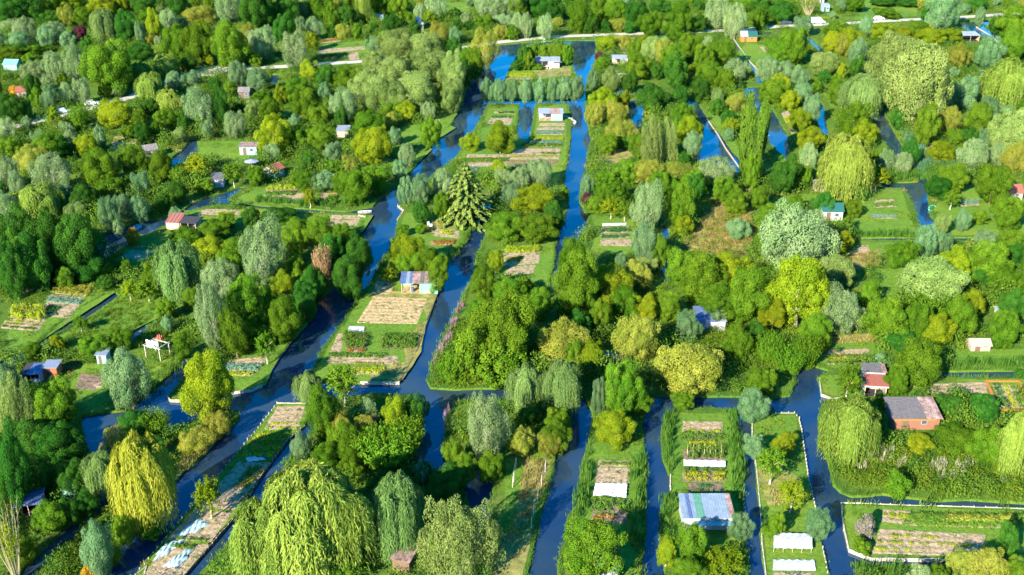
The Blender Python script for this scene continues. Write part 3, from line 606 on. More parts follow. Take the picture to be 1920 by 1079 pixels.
# terraces of the far island
B_([(1012,231),(1060,231),(1059,237),(1010,237)], 'sandy strip right below the far open shed', [])
B_([(1008,239),(1059,239),(1058,244),(1006,244)], 'second sandy strip below the far open shed', [])
B_([(1006,246),(1057,246),(1056,253),(1004,253)], 'strip of blue leeks below the far open shed', [(.1,.9,'blue',.3)])
B_([(1000,256),(1056,256),(1055,264),(992,264)], 'yellow green bed on the far terraced garden', [(0,1,'lime',.3,0,1)])
B_([(988,265),(1054,265),(1053,276),(976,276)], 'blue green cabbage bed on the far terraced garden', [(0,.5,'blue',.4,0,1),(.55,1,'veg',.45,0,1)])
B_([(966,279),(1051,279),(1050,290),(958,290)], 'wide bare pink soil bed on the far terraced garden', [(.7,1,'veg',.3,.6,1)])
B_([(957,291),(1049,290),(1048,299),(953,300)], 'brown soil bed with weeds on the far terraced garden', [(.2,.6,'gold',.1)])
B_([(952,301),(1047,300),(1045,309),(950,310)], 'nearest brown bed on the far terraced garden', [(.3,.5,'gold',.1)], soil_dk)
B_([(962,311),(1000,310),(998,318),(960,319)], 'short strip of deep green crops under the silver willows', [(0,1,'dark',.4,0,1)])
B_([(876,290),(958,290),(956,296),(874,297)], 'pale soil strip behind the tip of the big spruce', [])
B_([(870,298),(954,297),(953,304),(868,305)], 'green crop strip behind the tip of the big spruce', [(0,1,'veg',.4,0,1)])
B_([(866,306),(952,305),(950,312),(864,313)], 'sandy strip beside the tip of the big spruce', [])
B_([(866,314),(895,314),(894,325),(864,325)], 'patch of blue cabbages beside the tip of the big spruce', [(0,1,'blue',.4,0,1)])
B_([(928,208),(964,208),(962,213),(926,213)], 'pink soil strip near the pollard hedge', [(.6,1,'dark',.5)])
B_([(922,219),(962,219),(958,234),(912,233)], 'pink soil bed left of the far terraced garden', [(0,.2,'dark',.4)])
B_([(950,146),(1000,146),(1000,150),(948,150)], 'pale strip in front of the far tin roofed shed', [])
B_([(958,137),(1004,137),(1002,145),(953,145)], 'green lettuce strip in front of the far tin roofed shed', [(0,1,'lime',.3,0,1)])
# mid left beds
B_([(622,403),(678,405),(668,424),(610,424)], 'pale sandy plot ending at the western canal', [(.45,.5,'gold',.08)])
B_([(384,392),(450,394),(448,403),(360,404)], 'sandy bed behind the red striped roof', [(.6,.9,'lime',.3,.5,.9)])
B_([(556,363),(590,360),(582,384),(540,382)], 'brown triangular soil patch beside the thin left channel', [])
B_([(600,362),(632,362),(628,378),(604,378)], 'small brown soil patch beside the hedge of the thin left channel', [(.3,.9,'lime',.5,.5,1)])
B_([(500,352),(560,348),(550,372),(494,372)], 'weedy vegetable bed with stakes below the red gabled hut', [(0,.3,'lime',.6),(.5,.8,'veg',.6)])
B_([(250,462),(295,462),(286,476),(240,474)], 'earth bed behind the weeping willow of the left channel', [(.2,.5,'gold',.15)])
B_([(232,475),(285,476),(275,488),(222,486)], 'pale earth bed beside the dark channel on the left', [])
B_([(215,256),(268,258),(260,282),(205,280)], 'pinkish earth bed beside the white hut', [(.2,.4,'gold',.3)])
B_([(95,552),(160,558),(130,598),(75,592)], 'brown cultivated bed beside the leftmost channel', [(.1,.35,'blue',.25),(.5,.9,'dark',.2,.1,.5)])
B_([(108,535),(178,538),(162,556),(96,550)], 'bed of yellow leaved vines near the leftmost channel', [(0,1,'gold',.5,0,1)])
B_([(22,580),(92,582),(84,604),(18,602)], 'trellis of tall beans at the left edge', [(0,.95,'lime',1.5)])
B_([(10,600),(82,604),(72,622),(0,616)], 'furrowed green bed in front of the bean trellis at the left edge', [(.1,.2,'lime',.2),(.4,.5,'lime',.2),(.7,.85,'veg',.2)])
B_([(152,700),(194,702),(180,732),(140,730)], 'dark earth bed beside the rusty hut', [], soil_dk)
B_([(176,722),(200,712),(190,728),(158,732)], 'pale earth strip left of the big pollard willow', [])
B_([(112,680),(150,683),(130,700),(100,700)], 'bed of orange flowers behind the rusty hut', [(0,1,'red',.4,0,1)])
B_([(430,675),(500,668),(495,684),(422,684)], 'grey brown tilled bed behind the curved timber bank', [])
B_([(420,684),(490,685),(480,698),(418,696)], 'rows of blue leeks behind the curved timber bank', [(0,.9,'blue',.5,0,1)])
B_([(422,698),(478,699),(470,706),(420,705)], 'yellow green row behind the curved timber bank', [(0,1,'lime',.3,0,1)])
# far left fields
B_([(595,93),(685,87),(684,93),(597,101)], 'long pink soil strip near the far road', [])
B_([(590,104),(650,100),(648,109),(592,112)], 'dark green crop strip near the far road', [(0,1,'dark',.5,0,1)])
B_([(600,74),(640,71),(638,78),(600,82)], 'small brown strip below the far orchard', [(.3,.7,'red',.4)])
B_([(652,100),(672,98),(674,112),(655,113)], 'little stony bed beside the far road', [])
B_([(806,224),(826,224),(824,233),(806,231)], 'pale soil patch beside the hidden bend of the western canal', [])
# lower plots
B_([(1122,863),(1181,864),(1181,876),(1120,875)], 'seedling bed with a white frame on the narrow plot', [(.3,.9,'veg',.2)])
B_([(1120,876),(1181,877),(1180,908),(1115,908)], 'smooth light earth bed on the narrow plot', [])
B_([(1112,936),(1180,937),(1180,961),(1110,960)], 'block of dark leafy crops below the white covers on the narrow plot', [(0,1,'veg',.6,0,1)], soil_dk)
B_([(1110,962),(1178,962),(1176,982),(1106,982)], 'reddish weedy bed in the shade on the narrow plot', [(.2,.8,'red',.3,.1,.6)], soil_dk)
B_([(1280,790),(1354,790),(1355,812),(1278,812)], 'pink brown earth bed at the head of the twin hedge plot', [(.8,.95,'lime',.2)])
B_([(1278,813),(1356,813),(1357,826),(1277,826)], 'low green rows at the head of the twin hedge plot', [(0,1,'veg',.4,0,1)], soil_dk)
B_([(1294,828),(1340,828),(1340,840),(1292,840)], 'bright lettuce block on the twin hedge plot', [(0,1,'lime',.4,0,1)], soil_dk)
B_([(1281,843),(1358,843),(1359,863),(1280,864)], 'staked tomato rows on the twin hedge plot', [(.05,.45,'veg',1.2),(.55,.95,'veg',1.2)], soil_dk)
B_([(1280,880),(1360,880),(1361,903),(1279,904)], 'yellowing potato rows on the twin hedge plot', [(0,.3,'veg',.6),(.35,.65,'lime',.6),(.7,1,'gold',.5)], soil_dk)
B_([(1290,906),(1356,906),(1356,922),(1290,922)], 'dark earth bed with scattered plants on the twin hedge plot', [(.2,.7,'dark',.3,.3,.7)], soil_dk)
B_([(1276,925),(1360,925),(1360,946),(1276,946)], 'mixed leafy bed above the patchwork roof on the twin hedge plot', [(0,1,'veg',.8,0,1)], soil_dk)
B_([(1450,1073),(1530,1073),(1532,1095),(1450,1095)], 'earth bed below the lower white frame', [])
B_([(1655,955),(1722,960),(1700,985),(1650,978)], 'sparse earth patch in the corner of the square plot', [(.3,.6,'lime',.2)])
B_([(1715,962),(1935,965),(1900,992),(1690,985)], 'sprawling pumpkin bed across the square plot', [(.1,.95,'veg',.35,0,1),(.2,.6,'gold',.4,.3,.9)])
B_([(1650,992),(1850,1002),(1835,1045),(1632,1038)], 'broad pale ploughed bed on the square plot', [(.22,.28,'lime',.15,.1,.6),(.5,.56,'lime',.15),(.78,.84,'lime',.15,.0,.5)])
B_([(1540,656),(1630,654),(1628,666),(1545,670)], 'pale soil strip above the pond corner', [(.1,.5,'dark',.6,.05,.15),(.1,.6,'dark',.7,.3,.4)])
B_([(1548,668),(1628,666),(1622,682),(1552,684)], 'yellow flowering squash patch above the pond corner', [(0,1,'veg',.4,0,1),(.3,.8,'gold',.45,.1,.9)])
B_([(1750,720),(1848,716),(1852,738),(1735,738)], 'light sandy bed right of the walnut tree', [])
B_([(1860,722),(1880,765),(1925,765),(1905,722)], 'striped green bed inside the orange plank frame', [(0,.3,'dark',.35,0,1),(.42,.6,'lime',.3,0,1),(.7,.88,'veg',.3,0,1)])
B_([(1640,375),(1676,374),(1682,388),(1638,390)], 'plank framed seed bed on the right hand lawn', [(.5,.9,'veg',.4)])
B_([(1632,402),(1680,403),(1684,412),(1634,410)], 'ring of grey green plants on the right hand lawn', [(.1,.8,'blue',.3)], dry)
B_([(1608,460),(1628,460),(1634,477),(1588,478)], 'bare chequered earth patch by the big silver willow', [])
B_([(1800,377),(1836,376),(1836,386),(1802,388)], 'fenced blue cabbage bed near the right edge', [(.1,.7,'blue',.5)])
B_([(1464,210),(1480,208),(1490,250),(1484,252)], 'narrow pink garden strip beside the blue pond', [(.3,.5,'lime',.3)])
B_([(1868,90),(1890,90),(1895,96),(1870,97)], 'little fenced bed far to the right', [])
B_([(1424,88),(1436,88),(1446,96),(1432,97)], 'pale strip in front of the orange cabin', [])
B_([(1140,88),(1175,90),(1175,100),(1138,98)], 'bean rows behind the pale roofed shed', [(.1,.4,'blue',.6),(.6,.9,'veg',.6)])
B_([(1130,137),(1178,138),(1178,146),(1128,146)], 'narrow beds in front of the pale roofed shed', [(.4,.8,'veg',.3)])
B_([(1146,165),(1176,163),(1178,170),(1146,171)], 'heap like bare earth patch beside the cross channel', [])

# ------------------------------------------------------------ banks: planks and stakes
ED = []
stake_me = None
def bank(pts, label, m=pale, top=.10, step=1.0, stake_h=.32, stakes=True):
    global stake_me
    ED.append(pts); P = [at(*p) for p in pts]; Q = []
    for i in range(len(P)-1):
        k = max(1, int(round((P[i+1]-P[i]).length/step))); Q += [P[i].lerp(P[i+1], j/k) for j in range(k)]
    Q.append(P[-1]); c = Q[len(Q)//2].copy()
    root = empty('timber_bank_edging', (c.x, c.y, 0), 0, label, 'bank edging', 'timber edgings of the garden plots')
    bm = bmesh.new(); rs = random.Random(len(Q))
    for i in range(len(Q)-1):
        a, b = Q[i]-c, Q[i+1]-c; d = (b-a).normalized(); n = Vector((-d.y, d.x, 0))*.06; t = top+rs.uniform(-.05, .05); a = a+d*.02; b = b-d*.02
        vs = [bm.verts.new(p) for p in ((*(a-n).xy, -.9), (*(b-n).xy, -.9), (*(b+n).xy, -.9), (*(a+n).xy, -.9), (*(a-n).xy, t), (*(b-n).xy, t+rs.uniform(-.02, .02)), (*(b+n).xy, t), (*(a+n).xy, t))]
        for f in ((0,1,5,4), (1,2,6,5), (2,3,7,6), (3,0,4,7), (4,5,6,7)): bm.faces.new([vs[k] for k in f])
    link('board', bmesh_to('board', bm, m), root)
    if stakes:
        if stake_me is None:
            b2 = bmesh.new(); tube(b2, (0, 0, -1), (0, 0, 1), .085, .07, 6); stake_me = bmesh_to('stake', b2, mat('stake_wood', (.42, .36, .28), .85, .25, 3))
        for i, q in enumerate(Q[::1 if len(Q) < 95 else 2][:95]):
            s = link('stake', stake_me, root); h = stake_h*rs.uniform(.6, 1.25); s.location = (q.x-c.x+rs.uniform(-.05, .05), q.y-c.y+rs.uniform(-.05, .05), h-.6); s.scale = (1, 1, .6)
bank([(254,1079),(357,954),(438,858),(484,803),(519,757)], 'row of pale stakes along the left bank of the long narrow plot', top=-.05, step=1.1)
bank([(341,1085),(443,967),(500,877),(542,822),(571,800)], 'dark boards and stakes along the right bank of the long narrow plot', wood_dk, top=.12, step=1.0, stake_h=.2)
bank([(519,757),(545,757),(575,757)], 'pale timber wall closing the far tip of the long narrow plot', top=.15, stakes=False)
bank([(255,1079),(275,1062),(268,1085)], 'small plank landing at the near end of the long narrow plot', stakes=False)
bank([(676,718),(748,718)], 'whitish timber wall at the near end of the shed island', top=.22, step=1.2)
bank([(748,718),(766,685),(783,655),(804,595),(824,541)], 'dark boards along the right bank of the shed island', wood_dk, top=.05, step=1.4, stakes=False)
bank([(688,541),(700,518),(709,503)], 'short row of pale stakes beside the straw beds of the shed island', top=0)
bank([(545,641),(530,660),(512,690),(492,723)], 'dark boarded bank of the lawn with the small fruit tree', wood_dk, top=.02, stakes=False, step=1.5)
bank([(492,723),(472,732),(433,737)], 'curved whitewashed timber bank in front of the shaded lawn', top=.18, stakes=False)
bank([(315,745),(319,751),(345,752)], 'brown plank nose of the small spit behind the lime leaved tree', wood, top=.2, step=.7, stakes=False)
bank([(1411,785),(1410,820),(1418,876),(1426,959),(1429,1019),(1437,1085)], 'left timber edge of the plot with two white frames', top=.08, step=1.3, stake_h=.2)
bank([(1454,775),(1490,775),(1498,785),(1503,806),(1509,850),(1516,897),(1527,944),(1535,980)], 'staked right edge of the plot with two white frames', top=.02, step=.9)
bank([(1542,1027),(1548,1055),(1554,1085)], 'lower staked corner right of the two white frames', top=.02, step=.9)
bank([(1578,944),(1632,945)], 'thick pale beam at the corner of the square plot', top=.15, stakes=False)
bank([(1632,945),(1706,948),(1785,950),(1889,953),(1925,955)], 'far straight plank edge of the square plot', top=.08, step=1.4, stake_h=.22)
bank([(1578,944),(1579,967),(1583,993),(1592,1032)], 'left stone coloured edge of the square plot', top=.12, step=.8, stake_h=.15)
bank([(1592,1032),(1634,1049)], 'angled beam at the near corner of the square plot', top=.18, step=2, stakes=False)
bank([(1634,1049),(1800,1051),(1925,1051)], 'near whitewashed wall of the square plot', top=.25, step=1.6, stakes=False)
bank([(1536,708),(1540,740),(1560,748),(1575,746)], 'pale bank edging of the pond corner by the red roofed shed', top=.08, stakes=False)
bank([(1377,75),(1403,112),(1420,130)], 'long straight pale edging beside the orange cabin lawn', top=.1, stakes=False, step=2)
bank([(1325,221),(1345,250),(1361,278),(1385,312)], 'low earthen coloured edging of the far poplar garden', wood, top=.05, stakes=False, step=2)
bank([(1830,50),(1862,70),(1888,95)], 'straight pale edging of the far right channel', top=.1, stakes=False, step=2)
bank([(1257,894),(1257,920)], 'short plank edge beside the twin hedge plot', top=.1, step=1)
bank([(746,386),(757,395),(745,412)], 'mooring posts below the two pollard willows', wood, top=0, step=1.2, stake_h=.4)
bank([(673,405),(685,408)], 'little brown jetty at the tip of the pale sandy plot', wood, top=.3, step=.8)

# ============================================================ BUILDINGS
def box(bm, x0, x1, y0, y1, z0, z1):
    vs = [bm.verts.new(p) for p in ((x0,y0,z0),(x1,y0,z0),(x1,y1,z0),(x0,y1,z0),(x0,y0,z1),(x1,y0,z1),(x1,y1,z1),(x0,y1,z1))]
    for f in ((0,3,2,1),(4,5,6,7),(0,1,5,4),(1,2,6,5),(2,3,7,6),(3,0,4,7)): bm.faces.new([vs[k] for k in f])
def boxo(name, root, m, *b, loc=None):
    bm = bmesh.new(); box(bm, *b); return link(name, bmesh_to(name, bm, m), root)
tin = mat('corrugated_tin', (.25, .22, .20), .5, .25, 2.2, .3, stripes=9); tin_blue = mat('blue_tin', (.15, .22, .40), .45, .3, 1.5, .2, stripes=9)
tin_rust = mat('rusty_tin', (.30, .15, .09), .7, .5, 1.2, .1, stripes=9, c2=(.42, .30, .26)); white = mat('white_paint', (.34, .33, .29), .6, .08, 2); tin_white = mat('white_tin', (.33, .37, .44), .45, .1, 2, stripes=7)
tin_green = mat('green_tin', (.13, .42, .22), .5, .15, 2, stripes=7); tin_aqua = mat('aqua_sheet', (.20, .50, .52), .4, .15, 2, stripes=6); redtile = mat('red_tiles', (.24, .075, .05), .8, .3, 6, bump=.6)
brick = mat('brick_wall', (.22, .10, .06), .85, .25, 8); cream = mat('cream_render', (.32, .27, .20), .85, .12, 3); orange = mat('orange_paint', (.36, .15, .025), .6, .12, 3)
green_p = mat('green_paint', (.16, .45, .25), .6, .12, 3); dark = mat('painted_inside_shade', (.03, .03, .03), .9, .1); felt = mat('black_felt', (.045, .04, .045), .85, .3, 3); grey = mat('grey_boards', (.33, .33, .34), .8, .2, 4)
teal_roof = mat('dark_green_roof', (.015, .085, .07), .5, .15, 3); glass = mat('window_glass', (.05, .08, .12), .1, .1, spec=.8); cyan_w = mat('pale_cyan_boards', (.22, .38, .36), .7, .1, 3); red_w = mat('rusty_boards', (.35, .10, .04), .85, .3, 4); mint = mat('mint_sheet', (.13, .34, .27), .5, .1, 2)
pale_blue = mat('pale_blue_tin', (.26, .34, .42), .5, .2, 1.2, stripes=7); pale_green = mat('pale_green_tin', (.13, .32, .22), .5, .2, 1.5, stripes=7)
SHEDS = []
def shed(px, py, wpx, d, hf, hb, roofs, wallm, label, name='garden_shed', cat='shed', kind='mono', yaw=0, front='door', over=.25, parts=(), post=wood, hz=.0):
    s = scale_at(px, py); wd = wpx/s; f = at(px, py); y = R(yaw)
    c = Vector((f.x, f.y, 0))+Vector((-math.sin(y), math.cos(y), 0))*d/2
    root = empty(name, (c.x, c.y, 0), y, label, cat); x0, x1, y0, y1 = -wd/2, wd/2, -d/2, d/2; SHEDS.append((px, py, wpx))
    bm = bmesh.new(); t = .08
    def quad(*p): bm.faces.new([bm.verts.new(q) for q in p])
    hr = max(hf, hb)+d*.28 if kind == 'gable' else None
    def wallbox(xa, xb, ya, yb, za, zb, zc=None):      # zb at ya, zc at yb
        zc = zb if zc is None else zc
        v = [bm.verts.new(p) for p in ((xa,ya,za),(xb,ya,za),(xb,yb,za),(xa,yb,za),(xa,ya,zb),(xb,ya,zb),(xb,yb,zc),(xa,yb,zc))]
        for q in ((0,3,2,1),(4,5,6,7),(0,1,5,4),(1,2,6,5),(2,3,7,6),(3,0,4,7)): bm.faces.new([v[k] for k in q])
    opn = front in ('open', 'half'); xs = x0+wd*.52 if front == 'half' else x0
    wallbox(x0, x1, y1-t, y1, -.05, hb-.02)
    wallbox(x0, x0+t, y0+t, y1-t, -.05, hf-.02, hb-.02) if front != 'half' else None
    wallbox(x1-t, x1, y0+t, y1-t, -.05, hf-.02, hb-.02)
    if not opn: wallbox(x0, x1, y0, y0+t, -.05, hf-.02)
    if front == 'half': wallbox(xs, x1, y0, y0+t, -.05, hf-.02); wallbox(xs, xs+t, y0+t, y1-t, -.05, hf-.02, hb-.02)
    if kind == 'gable' and wd < d*3:
        for xx in (x0, x1-t):
            a = [bm.verts.new(p) for p in ((xx,y0,hf-.02),(xx,y1,hb-.02),(xx,0,hr-.06),(xx+t,y0,hf-.02),(xx+t,y1,hb-.02),(xx+t,0,hr-.06))]
            bm.faces.new((a[0],a[1],a[2])); bm.faces.new((a[3],a[5],a[4])); bm.faces.new((a[0],a[2],a[5],a[3])); bm.faces.new((a[2],a[1],a[4],a[5]))
    link('wall', bmesh_to('wall', bm, wallm), root)
    if opn:
        n = 3; bm = bmesh.new(); lim = xs if front == 'half' else x1
        for i in range(n):
            xx = x0+.06+(lim-x0-.16)*i/(n-1)
            box(bm, xx-.05, xx+.05, y0+.02, y0+.12, 0, hf-.03)
        link('post', bmesh_to('post', bm, post), root)
        fl = boxo('floor', root, dark if front == 'open' else straw, x0+.1, lim-.1, y0+.1, y1-.1, .01, .05)  # open sheds: the shade inside is put into the near-black floor colour
    # roof panels side by side
    k = len(roofs); tot = sum(r[1] for r in roofs); a = x0-over; W = wd+2*over
    for r in roofs:
        b = a+W*r[1]/tot-.02; bm = bmesh.new(); dz = (r[2] if len(r) > 2 else 0)
        def slab(ya, yb, za, zb):
            n = max(2, int((b-a)/.35)); top = []; 
            v = [bm.verts.new(p) for p in ((a,ya,za+dz),(b,ya,za+dz),(b,yb,zb+dz),(a,yb,zb+dz),(a,ya,za+.06+dz),(b,ya,za+.06+dz),(b,yb,zb+.06+dz),(a,yb,zb+.06+dz))]
            for q in ((0,3,2,1),(4,5,6,7),(0,1,5,4),(1,2,6,5),(2,3,7,6),(3,0,4,7)): bm.faces.new([v[i] for i in q])
            for i in range(n):                   # ribs
                xx = a+(b-a)*(i+.5)/n; u = [bm.verts.new(p) for p in ((xx-.04,ya,za+.062+dz),(xx+.04,ya,za+.062+dz),(xx+.04,yb,zb+.062+dz),(xx-.04,yb,zb+.062+dz),(xx,ya,za+.10+dz),(xx,yb,zb+.10+dz))]
                bm.faces.new((u[0],u[4],u[5],u[3])); bm.faces.new((u[4],u[1],u[2],u[5])); bm.faces.new((u[0],u[1],u[4])); bm.faces.new((u[2],u[3],u[5]))
        sl_ = (hb-hf)/d
        if kind == 'gable': slab(y0-over, 0, hf-over*(hr-hf)/(d/2), hr); slab(.005, y1+over, hr, hb-over*(hr-hb)/(d/2))
        elif kind == 'arch':
            n = 8; pr = [(y0*math.cos(math.pi*i/n)*-1 if False else -math.cos(math.pi*i/n)*d/2, hf+math.sin(math.pi*i/n)*(hb-hf)) for i in range(n+1)]
            for i in range(n):
                v = [bm.verts.new(p) for p in ((a,*pr[i]),(b,*pr[i]),(b,*pr[i+1]),(a,*pr[i+1]))]; bm.faces.new(v)
        else: slab(y0-over, y1+over, hf-over*sl_, hb+over*sl_)
        link('roof_panel' if k > 1 else 'roof', bmesh_to('roof', bm, r[0]), root); a += W*r[1]/tot
    if front == 'door':
        dw = min(.9, wd*.3); dx = x0+wd*.2; boxo('door', root, wood_dk if wallm is not red_w else felt, dx, dx+dw, y0-.04, y0-.003, .02, min(1.95, hf-.25))
        if wd > 2.6:
            wx = x0+wd*.6; fr = boxo('window', root, white, wx, wx+.9, y0-.05, y0-.003, 1.0, min(1.8, hf-.3))
            boxo('pane', fr, glass, wx+.07, wx+.83, y0-.06, y0-.052, 1.07, min(1.73, hf-.37))
    for nm, m_, b_ in parts: boxo(nm, root, m_, *[v*wd if i < 2 else v for i, v in enumerate(b_)])
    return root
shed(787,551,68,3.6,2.3,2.9,[(tin_blue,.45),(tin_white,.25),(tin_blue,.2),(tin_rust,.6),(tin,.3),(tin_rust,.3),(tin,.8)],green_p,'green walled shed with a streaky corrugated roof and an open lean-to on a straw plot',front='half',parts=[('white_hatch',white,(.10,.19,-1.86,-1.805,.05,.6)),('low_panel',cream,(.20,.33,-1.86,-1.805,.05,.7)),('work_bench',wood,(-.46,-.1,.4,1.1,.5,.6)),('barrel',tin_blue,(-.25,-.17,-1,-.4,.06,.9))])
shed(1327,994,92,4.2,2.1,2.6,[(pale_blue,.4),(tin_blue,.25),(pale_blue,.25),(pale_green,.5),(pale_blue,1.5,.01),(tin_rust,.35)],grey,'shed with a patchwork roof of blue, green and white tin and an aqua lean-to',front='closed',parts=[('lean_to_roof',tin_aqua,(-.28,.46,-3.3,-2.4,1.65,1.72))])
shed(1640,745,40,2.6,2.2,2.6,[(redtile,1)],cream,'open fronted shed with red roof and white fascia beside the pond corner',front='open',yaw=-6,parts=[('fascia',white,(-.55,.55,-1.62,-1.56,1.95,2.2))])
shed(1637,722,38,2.2,2.5,2.7,[(tin,1),(tin_rust,.25)],grey,'grey tin roofed lean-to directly behind the red roofed shed',front='closed',yaw=-6)
shed(1716,806,86,4.4,2.2,2.9,[(tin,1.9),(tin_rust,.9)],brick,'long brick shed under a rounded grey corrugated roof',front='door',over=.35,parts=[('gutter_board',orange,(-.5,.4,-2.62,-2.57,1.9,2.12))])
shed(1838,659,36,2.4,1.2,1.2,[(cream,1)],cream,'pale framed greenhouse with an arched front on the right hand lawn',name='greenhouse',cat='greenhouse',kind='gable',front='door')
shed(1333,621,52,4.5,2.0,2.6,[(tin_blue,1),(tin_white,.45)],grey,'bluish tin roof half hidden among the trees at the centre right',front='closed')
shed(1158,690,48,2,1.7,1.9,[(tin_rust,1)],wood_dk,'low dark brown roof between the golden willow and the green trees',front='closed')
shed(1027,128,44,3.4,2.5,3.0,[(tin_blue,.5),(tin_white,1),(tin_white,1,.05)],white,'white walled shed with tin roof and shaded terrace on the farthest island',front='half',parts=[('awning',tin_white,(.2,.6,-2.6,-1.75,2.2,2.26))])
shed(1033,227,44,3,2.3,2.8,[(tin_white,1),(tin_rust,.9),(tin_white,.3)],tin_white,'open shed with red and white roof at the head of the far terraced garden',front='half')
shed(1404,79,30,4,2.2,2.6,[(tin_white,.8),(teal_roof,1)],orange,'orange cabin with white and green roof by the far road',name='cabin',cat='cabin',kind='gable')
shed(1819,78,33,5,2.2,2.6,[(tin_white,1)],wood,'long white roofed open shelter near the far right channel',front='open')
shed(1767,86,8,2,2,2.2,[(tin_white,1)],white,'tiny pale hut left of the long white roofed shelter')
shed(1560,414,38,3.2,2.4,2.8,[(teal_roof,1)],white,'white hut with a dark green roof on the right hand lawn',name='garden_hut',cat='hut',kind='gable')
shed(1537,361,18,2.4,2.0,2.3,[(tin_rust,1)],cream,'small pale brick hut tucked beside the large weeping willow',name='garden_hut',cat='hut')
shed(1898,376,36,4,2,2.2,[(redtile,1)],cream,'shed with a pinkish tiled roof cut by the right edge',kind='gable')
shed(786,57,20,8,2.2,2.2,[(tin_white,1)],white,'white tent like roof in the far orchard',name='tent',cat='tent',kind='gable',yaw=38,front='closed')
shed(712,39,14,3,2.4,2.4,[(tin_white,1)],cyan_w,'small hut with white roof and green door in the far orchard')
shed(285,296,24,3,2.2,2.4,[(tin,1)],white,'white hut with pale grey roof in the left gardens',name='garden_hut',cat='hut',kind='gable',yaw=28)
shed(524,332,26,3.6,2.0,2.0,[(redtile,1)],white,'white hut with steep red tiled roof',name='garden_hut',cat='hut',kind='gable',yaw=55,front='closed')
shed(466,291,32,3,2.3,2.5,[(tin_rust,1)],cyan_w,'pale cyan hut with brown roof behind the parasol',name='garden_hut',cat='hut',front='door')
shed(409,352,22,3.5,2.2,2.6,[(tin,1)],grey,'grey roofed shed beside the little fruit trees of the left lawn',yaw=8,front='closed')
shed(325,431,26,3.4,1.7,2.6,[(redtile,.9),(white,.14),(redtile,.9),(white,.14),(redtile,.9),(white,.14),(redtile,.9)],wood,'shed with a red and white striped roof',yaw=-8,over=.15,front='closed')
shed(354,434,30,3,2.0,2.2,[(felt,1)],cream,'shed with a flat black roof joined to the red striped one',front='open',yaw=-8)
shed(535,470,16,2.5,2.2,2.6,[(redtile,1)],brick,'small dark red roof peeping out beside the tall silver willow')
shed(97,710,24,2.2,2.1,2.2,[(tin_white,1)],red_w,'rust brown hut with a white roof',name='garden_hut',cat='hut')
shed(192,683,18,2,1.8,1.9,[(tin_white,1)],cyan_w,'pale blue cabinet like hut beside the big pollard willow',name='garden_hut',cat='hut')
shed(60,718,34,3,1.7,1.9,[(felt,.5),(tin_blue,1)],grey,'low blue grey roofed shelter at the left edge',front='open')
shed(458,185,20,3,2.2,2.4,[(tin,1)],tin,'small grey metal hut beyond the left gardens',name='garden_hut',cat='hut',kind='gable')
shed(1548,22,13,3,2.6,2.8,[(tin_white,1)],cyan_w,'pale blue hut behind the far road',name='garden_hut',cat='hut')
shed(1541,6,8,3,2.6,2.8,[(tin_white,1)],white,'narrow white hut at the top edge',name='garden_hut',cat='hut')
shed(1163,121,28,3.5,2.0,2.4,[(tin_white,1)],white,'pale flat roofed shed beside the upper middle canal',front='half')
shed(752,1072,34,3.2,1.9,2.1,[(tin_rust,1)],wood_dk,'shed with a dull reddish brown roof at the foot of the tall airy poplar',yaw=-18,front='closed')
shed(1138,1092,38,3.6,2.0,2.4,[(tin_blue,1)],grey,'shed with a shiny dark blue roof at the bottom edge',yaw=-6,front='closed')
shed(20,132,26,4,2,2.2,[(mint,1)],cyan_w,'mint green arched tunnel at the upper left',name='greenhouse',cat='greenhouse',kind='gable',yaw=-5,front='closed')
shed(42,186,16,4,2.4,2.5,[(redtile,1)],cream,'little cottage with red roof at the upper left',name='cottage',cat='cottage',kind='gable',yaw=20)
shed(56,968,44,3,1.9,2.1,[(tin_blue,1)],grey,'dark bluish shelter under the nearly bare tree at the lower left',front='open',yaw=12)
shed(131,936,22,2,1.5,1.7,[(mint,1)],cyan_w,'small teal glass frame among the shaded bushes at the lower left',name='greenhouse',cat='greenhouse',front='closed')
shed(302,260,12,2.5,1.8,2,[(tin_white,1)],white,'low white roof below the left willows',front='closed')
shed(229,211,8,2,1.8,2,[(tin_white,1)],grey,'small whitish roof near the upper left road',front='closed')
shed(643,258,22,4,1.9,2.2,[(tin_white,1)],cream,'whitish roof behind the bright walnut tree',front='closed')
shed(1190,262,10,3,2,2.2,[(tin_blue,1)],cream,'small blue roof at the dry lawn right of the middle canal')
shed(1870,590,4,1,1,1.1,[(tin_white,1)],white,'tiny white box among the bushes on the right')
shed(1500,48,4,2,2,2.1,[(tin_white,1)],white,'tiny white kiosk near the parked dark car')

